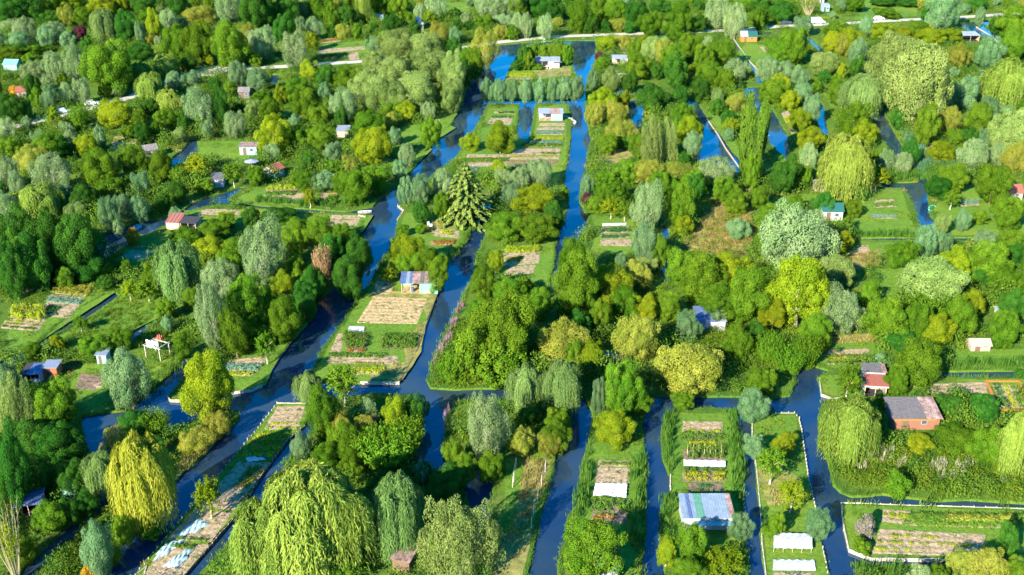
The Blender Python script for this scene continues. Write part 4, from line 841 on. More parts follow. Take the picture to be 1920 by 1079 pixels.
# ============================================================ SMALL THINGS
fabric = mat('white_fleece', (.40, .42, .44), .8, .2, 1.2); fabric_b = mat('pale_fleece', (.30, .42, .40), .8, .18, 2.5); chair_m = mat('white_plastic', (.8, .8, .78), .4, .03)
def cover(quad, label, h=.35, name='row_cover', m=fabric, ridges=2, legs=False, scallop=0):
    q = [at(*p) for p in quad]; c = sum(q, Vector())/4; root = empty(name, (c.x, c.y, 0), 0, label, 'row cover', 'white covers over the crops'); ALLBED.append(quad)
    nu, nv = 26, 14; rs = random.Random(int(quad[0][0])); P = []
    for j in range(nv+1):
        for i in range(nu+1):
            p = bil(q, i/nu, j/nv)-c; a = abs(math.sin(math.pi*ridges*j/nv))
            zz = (.05 if not legs else .75)+(h*(.25+.75*a**.5) if not legs else .12*math.sin(math.pi*j/nv))+rs.uniform(-.02, .02)+.05*math.sin(i*1.3+j)
            if not legs and (j in (0, nv)): zz = .06
            P.append((p.x, p.y, zz))
    Fc = [(j*(nu+1)+i, j*(nu+1)+i+1, (j+1)*(nu+1)+i+1, (j+1)*(nu+1)+i) for j in range(nv) for i in range(nu)]
    me = bpy.data.meshes.new('sheet'); me.from_pydata(P, [], Fc); me.update()
    if me.polygons[0].normal.z < 0: me.flip_normals()
    so = link('sheet', me, root, m); md = so.modifiers.new('thickness', 'SOLIDIFY'); md.thickness = .03
    bm = bmesh.new()
    for u in np.linspace(.02, .98, 5):
        for v in (.03, .97):
            p = bil(q, u, v)-c; tube(bm, (p.x, p.y, 0), (p.x, p.y, .75 if legs else .15), .04, .04, 6)
    link('frame_post', bmesh_to('frame_post', bm, wood), root)
cover([(1450,1008),(1521,1009),(1522,1038),(1449,1036)], 'bright white sheet on a low wooden frame, the upper of two on the same plot', .2, 'cold_frame', legs=True)
cover([(1450,1050),(1526,1051),(1529,1071),(1449,1070)], 'white sheet with wavy edge, the lower of two frames on the same plot', .25, 'cold_frame', fabric, 1)
cover([(1117,909),(1176,910),(1175,921),(1114,919)], 'greyish white low tunnel on the narrow plot, farther of two', .4)
cover([(1114,920),(1175,922),(1174,934),(1112,930)], 'greyish white low tunnel on the narrow plot, nearer of two', .4)
cover([(1281,864),(1360,866),(1360,878),(1282,874)], 'white low tunnel across the twin hedge plot', .4, ridges=1)
cover([(655,612),(684,613),(682,624),(652,623)], 'white plastic sheets with a rusty patch beside the bean bed', .12, 'ground_sheet', ridges=1)
cover([(1130,420),(1175,419),(1174,423),(1129,424)], 'narrow white strip at the head of the white edged garden', .1, ridges=1)
cover([(1133,139),(1162,140),(1162,143),(1132,143)], 'narrow white tunnel in front of the pale roofed far shed', .3, ridges=1)
def heap(px, py, wm, dm, label, yaw=0, m=fabric_b, h=.45, name='fleece_heap', cat='fleece'):
    p = at(px, py); rs = np.random.RandomState(int(px)); n = 34; P = []; keep = {}
    ph = rs.uniform(0, 6, 8)
    for j in range(n+1):
        for i in range(n+1):
            u, v = i/n*2-1, j/n*2-1; r = math.hypot(u, v); an = math.atan2(v, u); ed = .82+.14*math.sin(an*3+ph[0])+.1*math.sin(an*7+ph[1])
            f = max(0, 1-(r/ed)**4); z = h*f*(.35+.3*abs(math.sin(u*7+ph[2]+2*math.sin(v*3+ph[4])))+.25*abs(math.sin(v*9+u*5+ph[3]))+.12*rs.rand())
            P.append((u*wm/2, v*dm/2, .05+z)); keep[(i, j)] = r < ed
    Fc = [(j*(n+1)+i, j*(n+1)+i+1, (j+1)*(n+1)+i+1, (j+1)*(n+1)+i) for j in range(n) for i in range(n) if keep[(i, j)] and keep[(i+1, j)] and keep[(i, j+1)] and keep[(i+1, j+1)]]
    me = bpy.data.meshes.new(name); me.from_pydata(P, [], Fc); me.update()
    o = link(name, me, None, m); o.location = (p.x, p.y, 0); o.rotation_euler = (0, 0, R(yaw)); o.modifiers.new('t', 'SOLIDIFY').thickness = .03
    tag(o, label, cat)
heap(362,992,2.6,6.0,'crumpled pale green fleece on the long narrow plot, farther of the three heaps',-38)
heap(316,1030,2.2,5.5,'crumpled pale green fleece on the long narrow plot, left one of the two nearest heaps',-34)
heap(336,1050,2.2,5.5,'crumpled pale green fleece on the long narrow plot, right one of the two nearest heaps',-30)
heap(477,862,3.6,1.4,'white netting bundle at the edge of the lettuce bed',0,fabric,.3)
heap(70,715,2.5,1.5,'bright tarpaulin lump beside the rust brown hut',0,fabric,.5)
# chairs, table, parasol, pergola, boats
def chair(px, py, label, yaw=0):
    p = at(px, py); root = empty('garden_chair', (p.x, p.y, 0), R(yaw), label, 'chair', 'white garden chairs')
    boxo('seat', root, chair_m, -.25, .25, -.25, .25, .40, .45); boxo('backrest', root, chair_m, -.25, .25, .205, .25, .452, .95)
    for x in (-.23, .19):
        for y in (-.23, .19): boxo('leg', root, chair_m, x, x+.04, y, y+.04, 0, .398)
chair(804,424,'white garden chair on the lawn between the round bushes and the spruce',30); chair(808,427,'second white garden chair turned sideways near the round bushes',200)
chair(858,405,'white garden chair at the foot of the spruce',20); chair(863,404,'reclined white chair at the foot of the spruce, right one',-60)
chair(1032,131,'white chair on the terrace of the farthest island',10)
def table(px, py, r, label, m=chair_m):
    p = at(px, py); root = empty('garden_table', (p.x, p.y, 0), 0, label, 'table'); bm = bmesh.new(); tube(bm, (0,0,.70), (0,0,.74), r, r, 20); link('tabletop', bmesh_to('tabletop', bm, m), root)
    bm = bmesh.new(); tube(bm, (0,0,0), (0,0,.70), .05, .04, 8); tube(bm, (0,0,0), (0,0,.04), .3, .25, 12); link('leg', bmesh_to('leg', bm, m), root)
table(1026,129,.6,'round white table on the terrace of the farthest island'); table(840,404,.7,'round teal table under the spruce',cyan_w)
def parasol(px, py, label):
    p = at(px, py); root = empty('parasol', (p.x, p.y, 0), 0, label, 'parasol'); bm = bmesh.new(); tube(bm, (0,0,0), (0,0,2.4), .05, .05, 8); link('pole', bmesh_to('pole', bm, chair_m), root)
    bm = bmesh.new(); tip = bm.verts.new((0,0,2.75)); ring = [bm.verts.new((1.9*math.cos(a), 1.9*math.sin(a), 2.25)) for a in np.linspace(0, 2*math.pi, 9)[:-1]]
    for i in range(8): bm.faces.new((tip, ring[i], ring[(i+1) % 8]))
    c = link('canopy', bmesh_to('canopy', bm, mat('navy_canvas', (.22, .24, .32), .8, .2)), root); c.modifiers.new('t', 'SOLIDIFY').thickness = .03
parasol(473,318,'grey parasol with pale pole on the left lawn')
p = at(297,668); root = empty('pergola', (p.x, p.y, 0), R(-25), 'pale timber pergola frame with printed cloth hung on its side', 'pergola')
for x in (-1.6, 1.6):
    for y in (-1.2, 1.2): boxo('post', root, pale, x-.07, x+.07, y-.07, y+.07, 0, 2.3)
for y in (-1.2, 1.2): boxo('beam', root, pale, -1.9, 1.9, y-.06, y+.06, 2.302, 2.44)
for x in (-1.6, 1.6): boxo('beam', root, pale, x-.06, x+.06, -1.4, 1.4, 2.442, 2.56)
p = at(288,660); o = empty('hanging_cloth', (p.x, p.y, 0), R(-20), 'white patterned cloth hanging at the pergola', 'cloth')
bm = bmesh.new()
for i in range(12):
    x0 = -1.3+i*.22; y = .1*math.sin(i*1.4); y2 = .1*math.sin((i+1)*1.4); bm.faces.new([bm.verts.new(q) for q in ((x0,y,.7),(x0+.22,y2,.7),(x0+.22,y2,2.2),(x0,y,2.2))])
c = link('cloth', bmesh_to('cloth', bm, mat('patterned_cloth', (.62, .60, .66), .8, .45, 5)), o); c.modifiers.new('t', 'SOLIDIFY').thickness = .02
heap(300,640,1.6,1.6,'red and grey covered barbecue behind the pergola',0,mat('red_cover', (.45, .10, .06), .7, .2),1.3,'covered_barbecue','barbecue')
def boat(px, py, L, label, m, yaw=0, name='rowing_boat', z=None):
    p = at(px, py, WZ); root = empty(name, (p.x, p.y, WZ if z is None else z), R(yaw), label, 'boat'); W = L*.2; bm = bmesh.new(); n = 10; secs = []
    for i in range(n+1):
        t = i/n*2-1; w_ = W*(1-abs(t)**3*.85); x = t*L/2; s_ = .12*t*t
        secs.append([bm.verts.new(q) for q in ((x,-w_,.30+s_),(x,-w_*.7,-.1),(x,w_*.7,-.1),(x,w_,.30+s_),(x,w_*.86,.28+s_),(x,w_*.6,.04),(x,-w_*.6,.04),(x,-w_*.86,.28+s_))])
    for a, b in zip(secs, secs[1:]):
        for k in range(8): bm.faces.new((a[k], a[(k+1) % 8], b[(k+1) % 8], b[k]))
    bm.faces.new(secs[0]); bm.faces.new(secs[-1][::-1]); link('hull', bmesh_to('hull', bm, m), root)
    for x in (-L*.2, L*.15): boxo('thwart', root, wood, x-.12, x+.12, -W*.8, W*.8, .2, .24)
teal_b = mat('teal_boat_paint', (.10, .45, .42), .5, .1); boat(1104,73.5,5.2,'teal boat moored below the far road',teal_b,4); boat(1076,73.5,4.6,'dark red boat moored left of the teal one',mat('maroon_boat', (.25, .08, .06), .6, .2),2)
boat(1030,77,5,'grey boat moored at the far pool',grey,5); boat(1012,80,4.6,'green boat at the left end of the far moorings',tin_green,8)
boat(1070,228,5.5,'grey punt at the jetty of the open shed',grey,-62); boat(1747,393,4,'small cyan boat drawn to the bank of the right pond',mat('cyan_boat', (.05, .62, .62), .5, .1),60)
boat(1884,895,3.6,'blue tarped boat lying in the weeds near the right edge',mat('blue_boat', (.10, .30, .52), .5, .2),65,z=.1)
boat(684,399,3.2,'small punt tied at the mouth of the thin left channel',pale,6)
# plank landing and jetty pole
p = at(1067,222); j = empty('jetty', (p.x, p.y, 0), R(-60), 'thin timber jetty beside the open shed with red and white roof', 'jetty'); boxo('deck', j, pale, -2.5, 2.5, -.3, .3, .10, .18)
for x in (-2.2, 2.2): boxo('post', j, wood, x-.06, x+.06, -.4, -.31, -1, .9)
# orange frame round the striped bed
qq = [at(*v) for v in ((1849,716),(1911,716),(1931,770),(1873,770))]; cc = sum(qq, Vector())/4; fr = empty('raised_bed_frame', (cc.x, cc.y, 0), 0, 'orange plank frame around the striped green bed', 'bed frame')
for i in range(4):
    a, b = qq[i]-cc, qq[(i+1) % 4]-cc; d = (b-a); ln = d.length; o = boxo('plank', fr, orange, 0, ln-.04, -.22, .22, .05, .22); o.location = (a.x, a.y, i*.003); o.rotation_euler = (0, 0, math.atan2(d.y, d.x))
# vineyard wires and posts on the grass strip
for k, ln in enumerate([[(1026,858),(1022,885),(1015,912),(1008,940),(1000,968),(996,990)],[(967,880),(963,905),(961,915)]]):
    c = at(*ln[len(ln)//2]); f = empty('post_fence', (c.x, c.y, 0), 0, ['line of pale posts beside the dry grass strip', 'short line of pale posts left of the dry grass strip'][k], 'fence')
    bm = bmesh.new(); tops = []
    for v in ln:
        q = at(*v)-c; b2 = bmesh.new(); tube(b2, (q.x, q.y, 0), (q.x+.05, q.y, 1.9), .06, .05, 6); link('post', bmesh_to('post', b2, pale), f); tops.append(Vector((q.x, q.y, 1.7)))
    for a, b in zip(tops, tops[1:]): tube(bm, a, b, .012, .012, 4)
    link('wire', bmesh_to('wire', bm, grey), f)
# vehicles on the far road
car_parts = {}
def car(px, py, yaw, paint, label, van=False):
    p = at(px, py); root = empty('camper_van' if van else 'parked_car', (p.x, p.y, .01), R(yaw), label, 'camper van' if van else 'car', 'vehicles on the far road')
    L, W = (5.6, 1.05) if van else (4.3, .88)
    prof = [(-L/2,.35),(-L/2,.85),(-L/2+.15,2.3),(L/2-1.9,2.35),(L/2-1.5,1.75),(L/2-.9,1.1),(L/2,.85),(L/2,.35)] if van else [(-L/2,.3),(-L/2,.85),(-L/2+.35,.95),(-L/2+.75,1.45),(.45,1.48),(1.1,.98),(L/2-.1,.8),(L/2,.3)]
    bm = bmesh.new(); l = [bm.verts.new((x, -W+(.12 if z > 1 else 0), z)) for x, z in prof]; r = [bm.verts.new((x, W-(.12 if z > 1 else 0), z)) for x, z in prof]
    bm.faces.new(l); bm.faces.new(r[::-1])
    for i in range(len(prof)): k = (i+1) % len(prof); bm.faces.new((l[i], r[i], r[k], l[k]))
    link('body', bmesh_to('body', bm, paint), root)
    wn = [(L/2-1.75,1.15),(L/2-1.7,1.7),(L/2-2.6,1.7),(L/2-2.6,1.15)] if van else [(-L/2+.6,1.0),(-L/2+.85,1.38),(.4,1.4),(.95,1.0)]
    for s_ in (-1, 1):
        bm = bmesh.new(); bm.faces.new([bm.verts.new((x, s_*(W-.045 if z < 1.1 else W-.10), z)) for x, z in wn]); o = link('side_window', bmesh_to('side_window', bm, glass), root); o.modifiers.new('t', 'SOLIDIFY').thickness = .02
    bm = bmesh.new(); zz = [(L/2-1.46,1.72),(L/2-.94,1.16)] if van else [(.5,1.45),(1.06,1.03)]
    bm.faces.new([bm.verts.new(q) for q in ((zz[0][0]+.02,-W+.2,zz[0][1]),(zz[0][0]+.02,W-.2,zz[0][1]),(zz[1][0]+.02,W-.15,zz[1][1]),(zz[1][0]+.02,-W+.15,zz[1][1]))]); link('windscreen', bmesh_to('windscreen', bm, glass), root)
    for x in (-L*.31, L*.31):
        for y in (-W, W-.18):
            bm = bmesh.new(); tube(bm, (x, y-.02, .33), (x, y+.2, .33), .33, .33, 14); link('wheel', bmesh_to('wheel', bm, felt), root)
wp = mat('white_car_paint', (.75, .76, .78), .25, .02, spec=.6); dp = mat('navy_car_paint', (.03, .04, .08), .25, .1, spec=.6); sp_ = mat('silver_car_paint', (.35, .40, .45), .3, .05, spec=.6)
car(1648,37.5,3,wp,'white car parked on the verge of the far right road'); car(1474,45,-4,dp,'dark blue car parked at the far right road'); car(1533,44,6,wp,'white camper van on the far right road beside a round willow',True)
car(119,212,18,sp_,'grey car on the left road in the shade'); car(173,197,16,wp,'white car on the left road between trees'); car(388,124,60,dp,'dark car under the three big sycamores')
# ============================================================ TREES: kind, crown centre x, crown top, crown bottom, crown width (photo pixels)
TREES = """
D 20 -10 45 60;S 22 8 42 40;D 60 -15 40 70;S 62 -10 28 34;G 90 -20 25 50;D 100 20 50 55;Y 132 -15 20 60;O 125 12 50 45;G 155 15 50 38;Y 190 -5 35 60;w 192 18 80 56;D 232 22 78 52;R 151 48 76 29;Y 205 55 80 24;D 268 -10 28 60;G 275 20 48 45;S 316 20 62 45;Y 287 17 72 28;s 262 41 84 20
D 335 -12 35 50;O 375 10 45 65;S 430 -20 42 60;D 480 -20 60 75;S 12 38 62 34;S 45 34 80 54;S 100 42 82 52;s 35 60 92 46;s 85 50 88 38;s 127 60 92 34;D 30 82 108 50;G 60 84 104 50;B 87 84 98 34;G 18 88 120 50
G 330 48 116 64;G 372 46 120 62;G 430 42 125 76;G 205 80 172 104;D 262 78 115 60;O 465 44 80 30;S 476 55 88 38;S 60 115 150 50;S 100 98 150 46;S 140 85 150 42;G 55 100 125 34;W 262 118 158 50;W 312 102 146 50;W 280 138 190 58;W 316 168 212 55;s 327 135 170 38;s 362 132 166 38;S 374 165 240 58
D 412 165 235 40;s 445 115 165 42;s 483 128 174 44;D 60 140 182 40;G 70 165 200 30;s 92 160 206 30;S 125 155 200 34;S 152 147 196 44;U 26 160 182 26;D 18 175 232 52;D 48 180 226 28;S 10 222 262 40;F 102 198 242 34;s 50 218 242 22;V 148 190 246 30;Y 215 188 238 76;s 75 243 282 32;G 90 250 302 64;S 132 245 282 32;s 187 235 276 28;S 124 228 254 28;G 312 205 250 54;G 295 228 262 34;S 440 210 258 46;Y 512 218 285 68;D 345 215 250 30;G 262 205 240 34;G 240 235 262 30
D 492 -10 58 60;D 535 -12 50 54;w 572 -8 42 28;G 600 -15 40 50;G 622 5 50 34;D 652 10 50 36;W 682 -30 42 34;G 715 -20 30 60;G 748 -12 35 54;D 737 25 64 40;S 815 -5 36 50;F 805 18 44 28;G 768 25 56 32;D 776 40 66 34;S 788 8 40 28;D 853 15 36 26;S 875 22 47 24;D 880 40 56 24;S 920 -12 40 64;S 962 -15 36 54;G 912 28 60 40;S 945 28 54 44;S 975 35 66 28;O 938 48 74 34;G 962 48 74 28
S 493 57 112 48;D 530 27 86 50;S 553 60 126 64;Y 583 60 94 32;s 700 68 98 32;G 718 58 78 24;A 745 56 118 76;A 792 62 116 84;A 700 96 142 60;A 742 105 178 84;A 800 98 172 84;A 850 98 180 62;A 690 132 205 76;A 772 138 212 92;A 722 142 220 80;Y 778 135 192 28;U 753 95 118 38;G 650 125 170 50;S 642 168 230 58;A 847 150 212 50;S 802 192 226 30;Y 762 188 226 46;G 735 180 222 54;O 815 65 105 50;O 906 58 126 62;G 875 90 132 40;D 848 72 112 40;O 822 42 82 46
Y 580 112 154 46;D 612 120 168 44;G 560 145 192 58;G 575 165 228 62;G 597 200 242 46;G 507 185 228 54;B 490 170 196 44;G 562 235 278 60;G 602 236 282 52;G 690 208 258 74;Y 698 240 306 78;s 740 238 270 30;G 806 222 277 52;S 762 270 313 38;s 750 300 336 30;Y 882 250 282 44;Y 938 228 286 66;D 640 200 245 34
s 912 148 190 32;s 936 150 192 30;s 960 149 192 30;s 985 147 192 32;s 1010 146 191 30;s 1035 145 190 32;s 1058 145 190 30;s 1081 145 189 30
D 982 84 122 30;G 1000 86 116 26;G 1022 84 118 26;G 1046 84 118 26;G 1064 85 122 24;G 990 98 130 28;D 972 112 132 30;B 1007 119 132 23
G 968 -10 36 48;D 1000 -6 32 60;D 1032 -12 42 56;S 972 25 62 32;S 987 26 71 30;S 1021 28 73 34;O 1045 33 52 22;G 1085 0 60 44;D 1105 20 62 38;G 1122 -4 42 44;G 1152 0 44 52;D 1190 0 52 54;O 1160 35 60 42;D 1180 40 62 28;G 1220 24 70 54;G 1275 4 60 52;D 1310 28 60 44;G 1265 40 76 54;S 1345 -6 52 58;S 1379 8 72 46;Y 1368 25 62 24;G 1423 14 54 32;G 1400 -8 22 44;D 1240 -6 30 50
Y 1135 68 94 42;O 1172 66 90 46;Y 1208 66 92 34;R 1123 97 114 16;G 1130 108 130 28;s 1112 130 170 26;G 1190 78 120 34;A 1225 70 122 56;O 1240 74 125 50;G 1195 100 147 64;G 1262 85 132 48;D 1268 102 167 58;G 1292 64 112 42;G 1355 75 122 54;G 1318 85 132 42;S 1378 111 152 56;G 1330 118 162 52;G 1362 130 172 42;S 1438 108 152 50;Y 1130 165 212 62;D 1222 156 212 64;D 1275 160 196 38;D 1315 145 192 42;w 1345 165 196 26;D 1345 185 216 34;O 1378 175 210 40
O 1117 195 240 44;O 1152 190 236 52;O 1160 222 276 60;T 1222 205 308 58;T 1254 212 300 48;G 1280 193 242 52;Y 1292 220 268 56;s 1300 245 292 40;O 1184 240 276 34;D 1165 250 280 48;P 1401 180 340 29;P 1431 188 302 24;G 1412 290 352 34;G 1440 150 192 42;F 1370 220 257 36;s 1367 240 264 24;D 1366 205 244 30
D 1430 -10 32 60;D 1468 0 42 54;G 1428 18 50 30;N 1517 -12 33 52;s 1508 30 66 40;s 1578 -2 20 28;s 1560 22 36 20;G 1602 -6 22 44;D 1655 -8 12 60;D 1700 -6 13 60;B 1662 16 36 56;D 1745 8 50 44;s 1768 -24 56 68;s 1838 15 48 20;G 1902 12 72 64;s 1625 30 66 28;G 1570 40 76 62;Y 1592 55 102 52;Y 1655 44 76 52;Y 1692 48 79 48;G 1722 40 72 44;Y 1560 60 100 40;O 1580 65 106 42;G 1490 54 122 64;G 1462 70 122 54;Y 1745 54 88 62;Y 1787 55 82 46;s 1610 72 122 42;A 1545 98 142 58
s 1440 108 151 36;s 1470 114 153 40;s 1500 124 168 40;D 1607 105 146 38;Y 1578 120 150 22;A 1668 66 168 88;s 1707 75 106 30;A 1722 84 236 138;s 1857 70 126 56;O 1797 85 132 52;G 1897 60 118 54;W 1890 115 202 96;w 1620 142 217 88;s 1815 144 202 64;s 1850 182 242 52;G 1737 195 272 52;G 1835 195 252 58;O 1780 200 252 54;A 1897 203 292 84;s 1505 156 190 40;s 1523 179 230 44;Y 1460 140 176 42;G 1453 150 196 56;Y 1482 170 207 42;Y 1500 205 252 46;G 1602 190 257 72;Y 1622 224 272 54;Y 1520 238 286 62
W 1584 253 370 106;S 1822 258 322 62;S 1517 270 322 40;D 1470 290 365 64;S 1663 280 326 36;S 1692 284 327 42;D 1708 262 312 40;Y 1765 265 306 52;G 1862 310 382 74;G 1788 308 362 64;D 1760 330 372 54;F 1785 352 390 38;s 1805 395 432 34;G 1838 394 422 34;G 1892 368 432 64;A 1766 400 442 32;D 1545 360 406 46;G 1602 376 407 36;D 1612 345 376 32;G 1490 365 396 34;F 1592 402 432 26;F 1510 400 440 30
S 1490 385 512 158;Y 1500 480 612 122;A 1570 478 545 70;s 1738 420 482 58;s 1768 435 478 40;G 1692 450 502 64;U 1708 468 496 22;s 1852 430 467 52;G 1897 430 482 54;Y 1792 462 532 70;G 1852 455 532 84;A 1748 483 576 126;D 1842 495 537 60;D 1900 455 510 50
G 575 320 358 44;s 612 322 358 48;G 668 318 384 68;G 704 308 362 54;G 558 322 352 42;s 590 325 357 42;F 580 352 387 30;G 640 322 362 44;G 626 300 330 40;s 762 331 384 34;s 789 328 384 36;S 830 318 372 50;C 872 303 414 132;G 828 360 414 36;D 790 378 422 36;B 755 420 444 26;B 790 419 441 25;S 945 315 352 40;S 972 316 362 46;S 1012 298 352 62;S 985 312 348 50;s 958 345 388 46;Y 1002 342 404 92;G 948 398 452 78;G 1012 400 456 72;D 1038 378 440 46;B 1058 350 374 22;Y 935 300 332 36
Y 765 442 512 72;G 802 462 522 64;G 822 478 546 48;F 728 500 530 38;G 770 470 520 60;S 491 410 548 82;D 525 384 422 74;G 558 408 465 64;G 600 406 470 66;G 642 418 502 66;D 672 438 532 54;D 622 440 522 64;Q 604 455 540 42;G 555 478 532 54;Y 530 505 560 50;D 652 478 562 64;D 585 500 570 60;G 540 440 500 60
G 22 258 294 54;D 102 250 302 74;O 55 275 322 64;S 12 290 352 48;S 97 290 362 82;S 30 322 372 34;W 68 345 410 96;G 185 280 352 78;G 250 273 332 64;G 300 284 342 50;F 332 312 348 34;F 368 288 337 60;G 383 335 364 42;F 437 304 348 44;s 205 370 432 44;s 232 364 412 38;s 262 368 417 38;S 220 414 442 26;D 30 388 505 94;D 88 398 520 94;D 142 398 522 84;D 165 430 500 70;D 60 438 545 94;w 145 375 412 46;O 45 478 546 48;U 248 427 460 31;s 330 388 416 28;D 470 388 422 34;G 424 400 428 40;D 20 450 560 60;G 205 330 372 60;D 160 345 400 60
G 350 424 462 64;Y 392 442 492 62;G 402 412 452 64;w 333 452 560 88;S 413 486 562 78;S 397 532 660 70;G 462 518 625 80;D 167 472 527 76;B 203 494 522 22;G 236 488 516 24;G 290 494 542 54;F 276 520 564 52;F 242 524 562 46;D 200 515 545 40;G 430 470 540 60
G 226 612 657 48;G 176 628 674 64;Y 106 628 657 30;G 342 622 672 38;s 314 590 622 28;s 240 650 764 88;Y 390 658 790 98;G 103 712 806 94;T 26 678 824 80;s 8 680 740 60;O 75 772 812 50;D 60 780 862 110;D 110 790 870 90;G 490 602 654 80;G 532 556 642 78;G 490 540 605 66;D 570 528 602 54;F 498 620 678 48;D 592 500 566 50;D 255 765 820 70;V 290 765 818 50;G 440 580 670 60
w 577 696 754 58;F 643 678 756 66;G 607 726 824 74;Y 742 742 818 60;D 778 738 804 60;S 692 745 790 32;O 682 778 835 60;G 948 553 692 128;B 880 610 722 76;B 940 640 728 100;B 845 660 724 50;O 1051 603 692 108;w 985 683 768 72;w 1056 676 772 82;s 1125 708 778 38;G 1165 680 784 80;Y 1152 768 838 78;G 1202 733 780 44;O 1195 590 690 102;O 1289 638 750 142;s 1289 583 642 50;G 1280 733 772 52;s 1413 729 792 68;B 1000 700 755 50
G 1072 446 535 66;G 1082 478 595 84;Y 1142 498 575 94;O 1192 488 545 64;s 1165 473 504 28;A 1212 483 514 44;S 1212 338 438 64;s 1208 422 494 56;s 1100 328 368 26;R 1101 361 384 22;G 1118 368 402 38;G 1132 340 378 44;F 1146 368 408 48;F 1172 374 412 42;G 1155 338 380 60;G 1180 300 345 60;O 1215 300 350 60;G 1276 342 424 54;G 1302 318 374 64;O 1272 303 348 74;S 1342 293 348 78;G 1358 332 378 54;G 1382 355 402 50;D 1302 325 380 40;s 1386 408 448 48;G 1282 468 545 86;G 1320 478 565 92;Y 1370 472 545 96;G 1402 498 605 106;G 1350 528 605 90;G 1440 420 480 60;G 1240 320 375 50;G 1440 382 430 50;G 1140 320 352 50
G 1172 538 602 74;Y 1212 548 606 54;G 1125 560 625 54;D 1085 580 640 50;G 1252 545 602 50;G 1430 688 744 64;V 1440 618 682 52;V 1482 640 702 60;D 1412 600 660 50;Y 1450 560 620 60;G 1385 610 680 60;V 1515 625 690 50;S 1580 538 628 88;G 1530 590 650 60;G 1662 558 642 94;G 1722 570 645 60;V 1742 545 605 80;D 1692 618 668 74;Y 1757 588 652 74;G 1722 638 728 96;G 1796 556 634 76;G 1884 585 652 62;D 1900 540 604 54;Y 1822 545 600 60;F 1592 683 744 58;s 1652 663 692 44;G 1682 688 742 50;D 1788 735 785 74;D 1842 738 792 64;W 1595 745 864 120;Y 1725 810 852 60;G 1795 790 854 100;G 1855 800 874 80;W 1905 775 892 70;B 1683 883 938 48;B 1760 825 852 60;D 1640 765 820 50;V 1665 740 775 50;B 1870 850 890 60
F 1448 834 904 62;F 1485 894 960 64;Y 1472 808 852 54;s 1535 953 1012 54;s 1415 814 860 46;G 1457 960 1008 40;B 1450 983 1012 50;K 1625 965 1012 44;B 1615 1008 1044 40;O 1802 1030 1092 56;O 1852 1022 1105 80;D 1892 980 1048 48;G 1905 1045 1105 60;S 1722 1055 1105 44;G 1760 1060 1110 50;V 1660 1068 1110 60
G 1113 968 1092 120;s 1390 958 1014 52;G 1298 982 1062 62;F 1352 1012 1096 124;Y 1250 1008 1062 44;G 1290 1040 1105 70;S 912 738 868 86;O 975 800 858 58;O 1030 806 862 48;G 1042 788 852 62;G 1045 765 812 54;D 990 758 802 50;G 872 850 905 50;G 918 845 905 60;G 850 830 880 44;G 890 92 150 36;D 872 108 162 34
G 908 498 562 60;G 955 522 590 74;G 1012 538 602 66;B 985 520 556 40;G 900 560 610 60;D 1060 600 650 40;G 1075 640 700 50;Y 1110 640 700 60;G 1240 440 500 40;G 1200 250 300 50;G 1140 250 290 40;Y 930 470 510 30;G 1540 620 660 40;G 1880 500 550 60;G 1935 470 560 70;D 1915 690 710 30;G 120 500 540 40;G 310 560 600 40;F 150 590 620 34;G 360 540 580 40;G 60 640 675 40
W 590 863 1085 220;W 500 935 1100 140;Y 468 1010 1060 50;F 640 1025 1100 104;w 740 888 1040 108;T 862 902 1095 184;s 565 808 866 46;V 690 798 872 70;V 722 798 888 94;G 642 788 862 74;G 612 828 884 60;D 790 862 902 50;D 842 868 932 76;s 790 864 906 42;D 722 870 932 90;G 660 840 900 60;V 760 780 860 70;O 640 770 830 50
X 271 818 988 118;O 222 800 862 68;w 195 843 928 82;s 182 978 1080 64;G 95 938 1002 64;D 132 928 985 54;D 160 918 972 54;F 390 892 968 64;G 232 968 1025 50;N 15 950 1095 90;D 22 800 965 64;D 62 850 935 84;Y 20 895 960 60;G 95 868 915 70;U 164 1060 1092 30;V 210 1020 1060 40;O 365 800 850 70;O 410 770 822 60;D 130 860 930 60;G 40 1000 1060 60;G 280 980 1015 50;D 290 815 860 40
"""
KN = {'D':('dark_leaved_tree','dark green bushy tree','tree'),'G':('broadleaf_tree','mid green leafy tree','tree'),'Y':('lime_leaved_tree','lime green leafy tree','tree'),
 'O':('willow_tree','gold tinged plumed willow','willow'),'A':('willow_tree','ash green billowing willow','willow'),'S':('willow_tree','silver plumed willow','willow'),
 's':('pollard_willow','blue grey rounded pollard willow','willow'),'W':('weeping_willow','yellow green weeping willow','weeping willow'),'X':('weeping_willow','golden weeping willow','weeping willow'),'w':('weeping_willow','soft green weeping willow','weeping willow'),
 'P':('poplar_tree','slim upright poplar','poplar'),'C':('spruce_tree','big drooping spruce','conifer'),'Q':('bamboo_clump','dry brown bamboo clump','bamboo'),'V':('osier_bush','fan shaped green osier bush','bush'),
 'R':('purple_shrub','dark red leaved shrub','shrub'),'K':('lilac_shrub','pale pink flowering shrub','shrub'),'U':('autumn_tree','orange yellow tree','tree'),'F':('fruit_tree','open branched fruit tree','fruit tree'),
 'B':('round_shrub','low round green shrub','shrub'),'T':('poplar_tree','tall airy grey green poplar','poplar'),'N':('bare_tree','nearly bare pale stemmed tree','tree')}
GRP = {'tree':'broadleaf trees of the gardens','willow':'willows along the channels','weeping willow':'weeping willows by the water','poplar':'poplars of the gardens','bush':'osier bushes on the banks','shrub':'shrubs on the plots','fruit tree':'fruit trees on the plots','conifer':None,'bamboo':None}
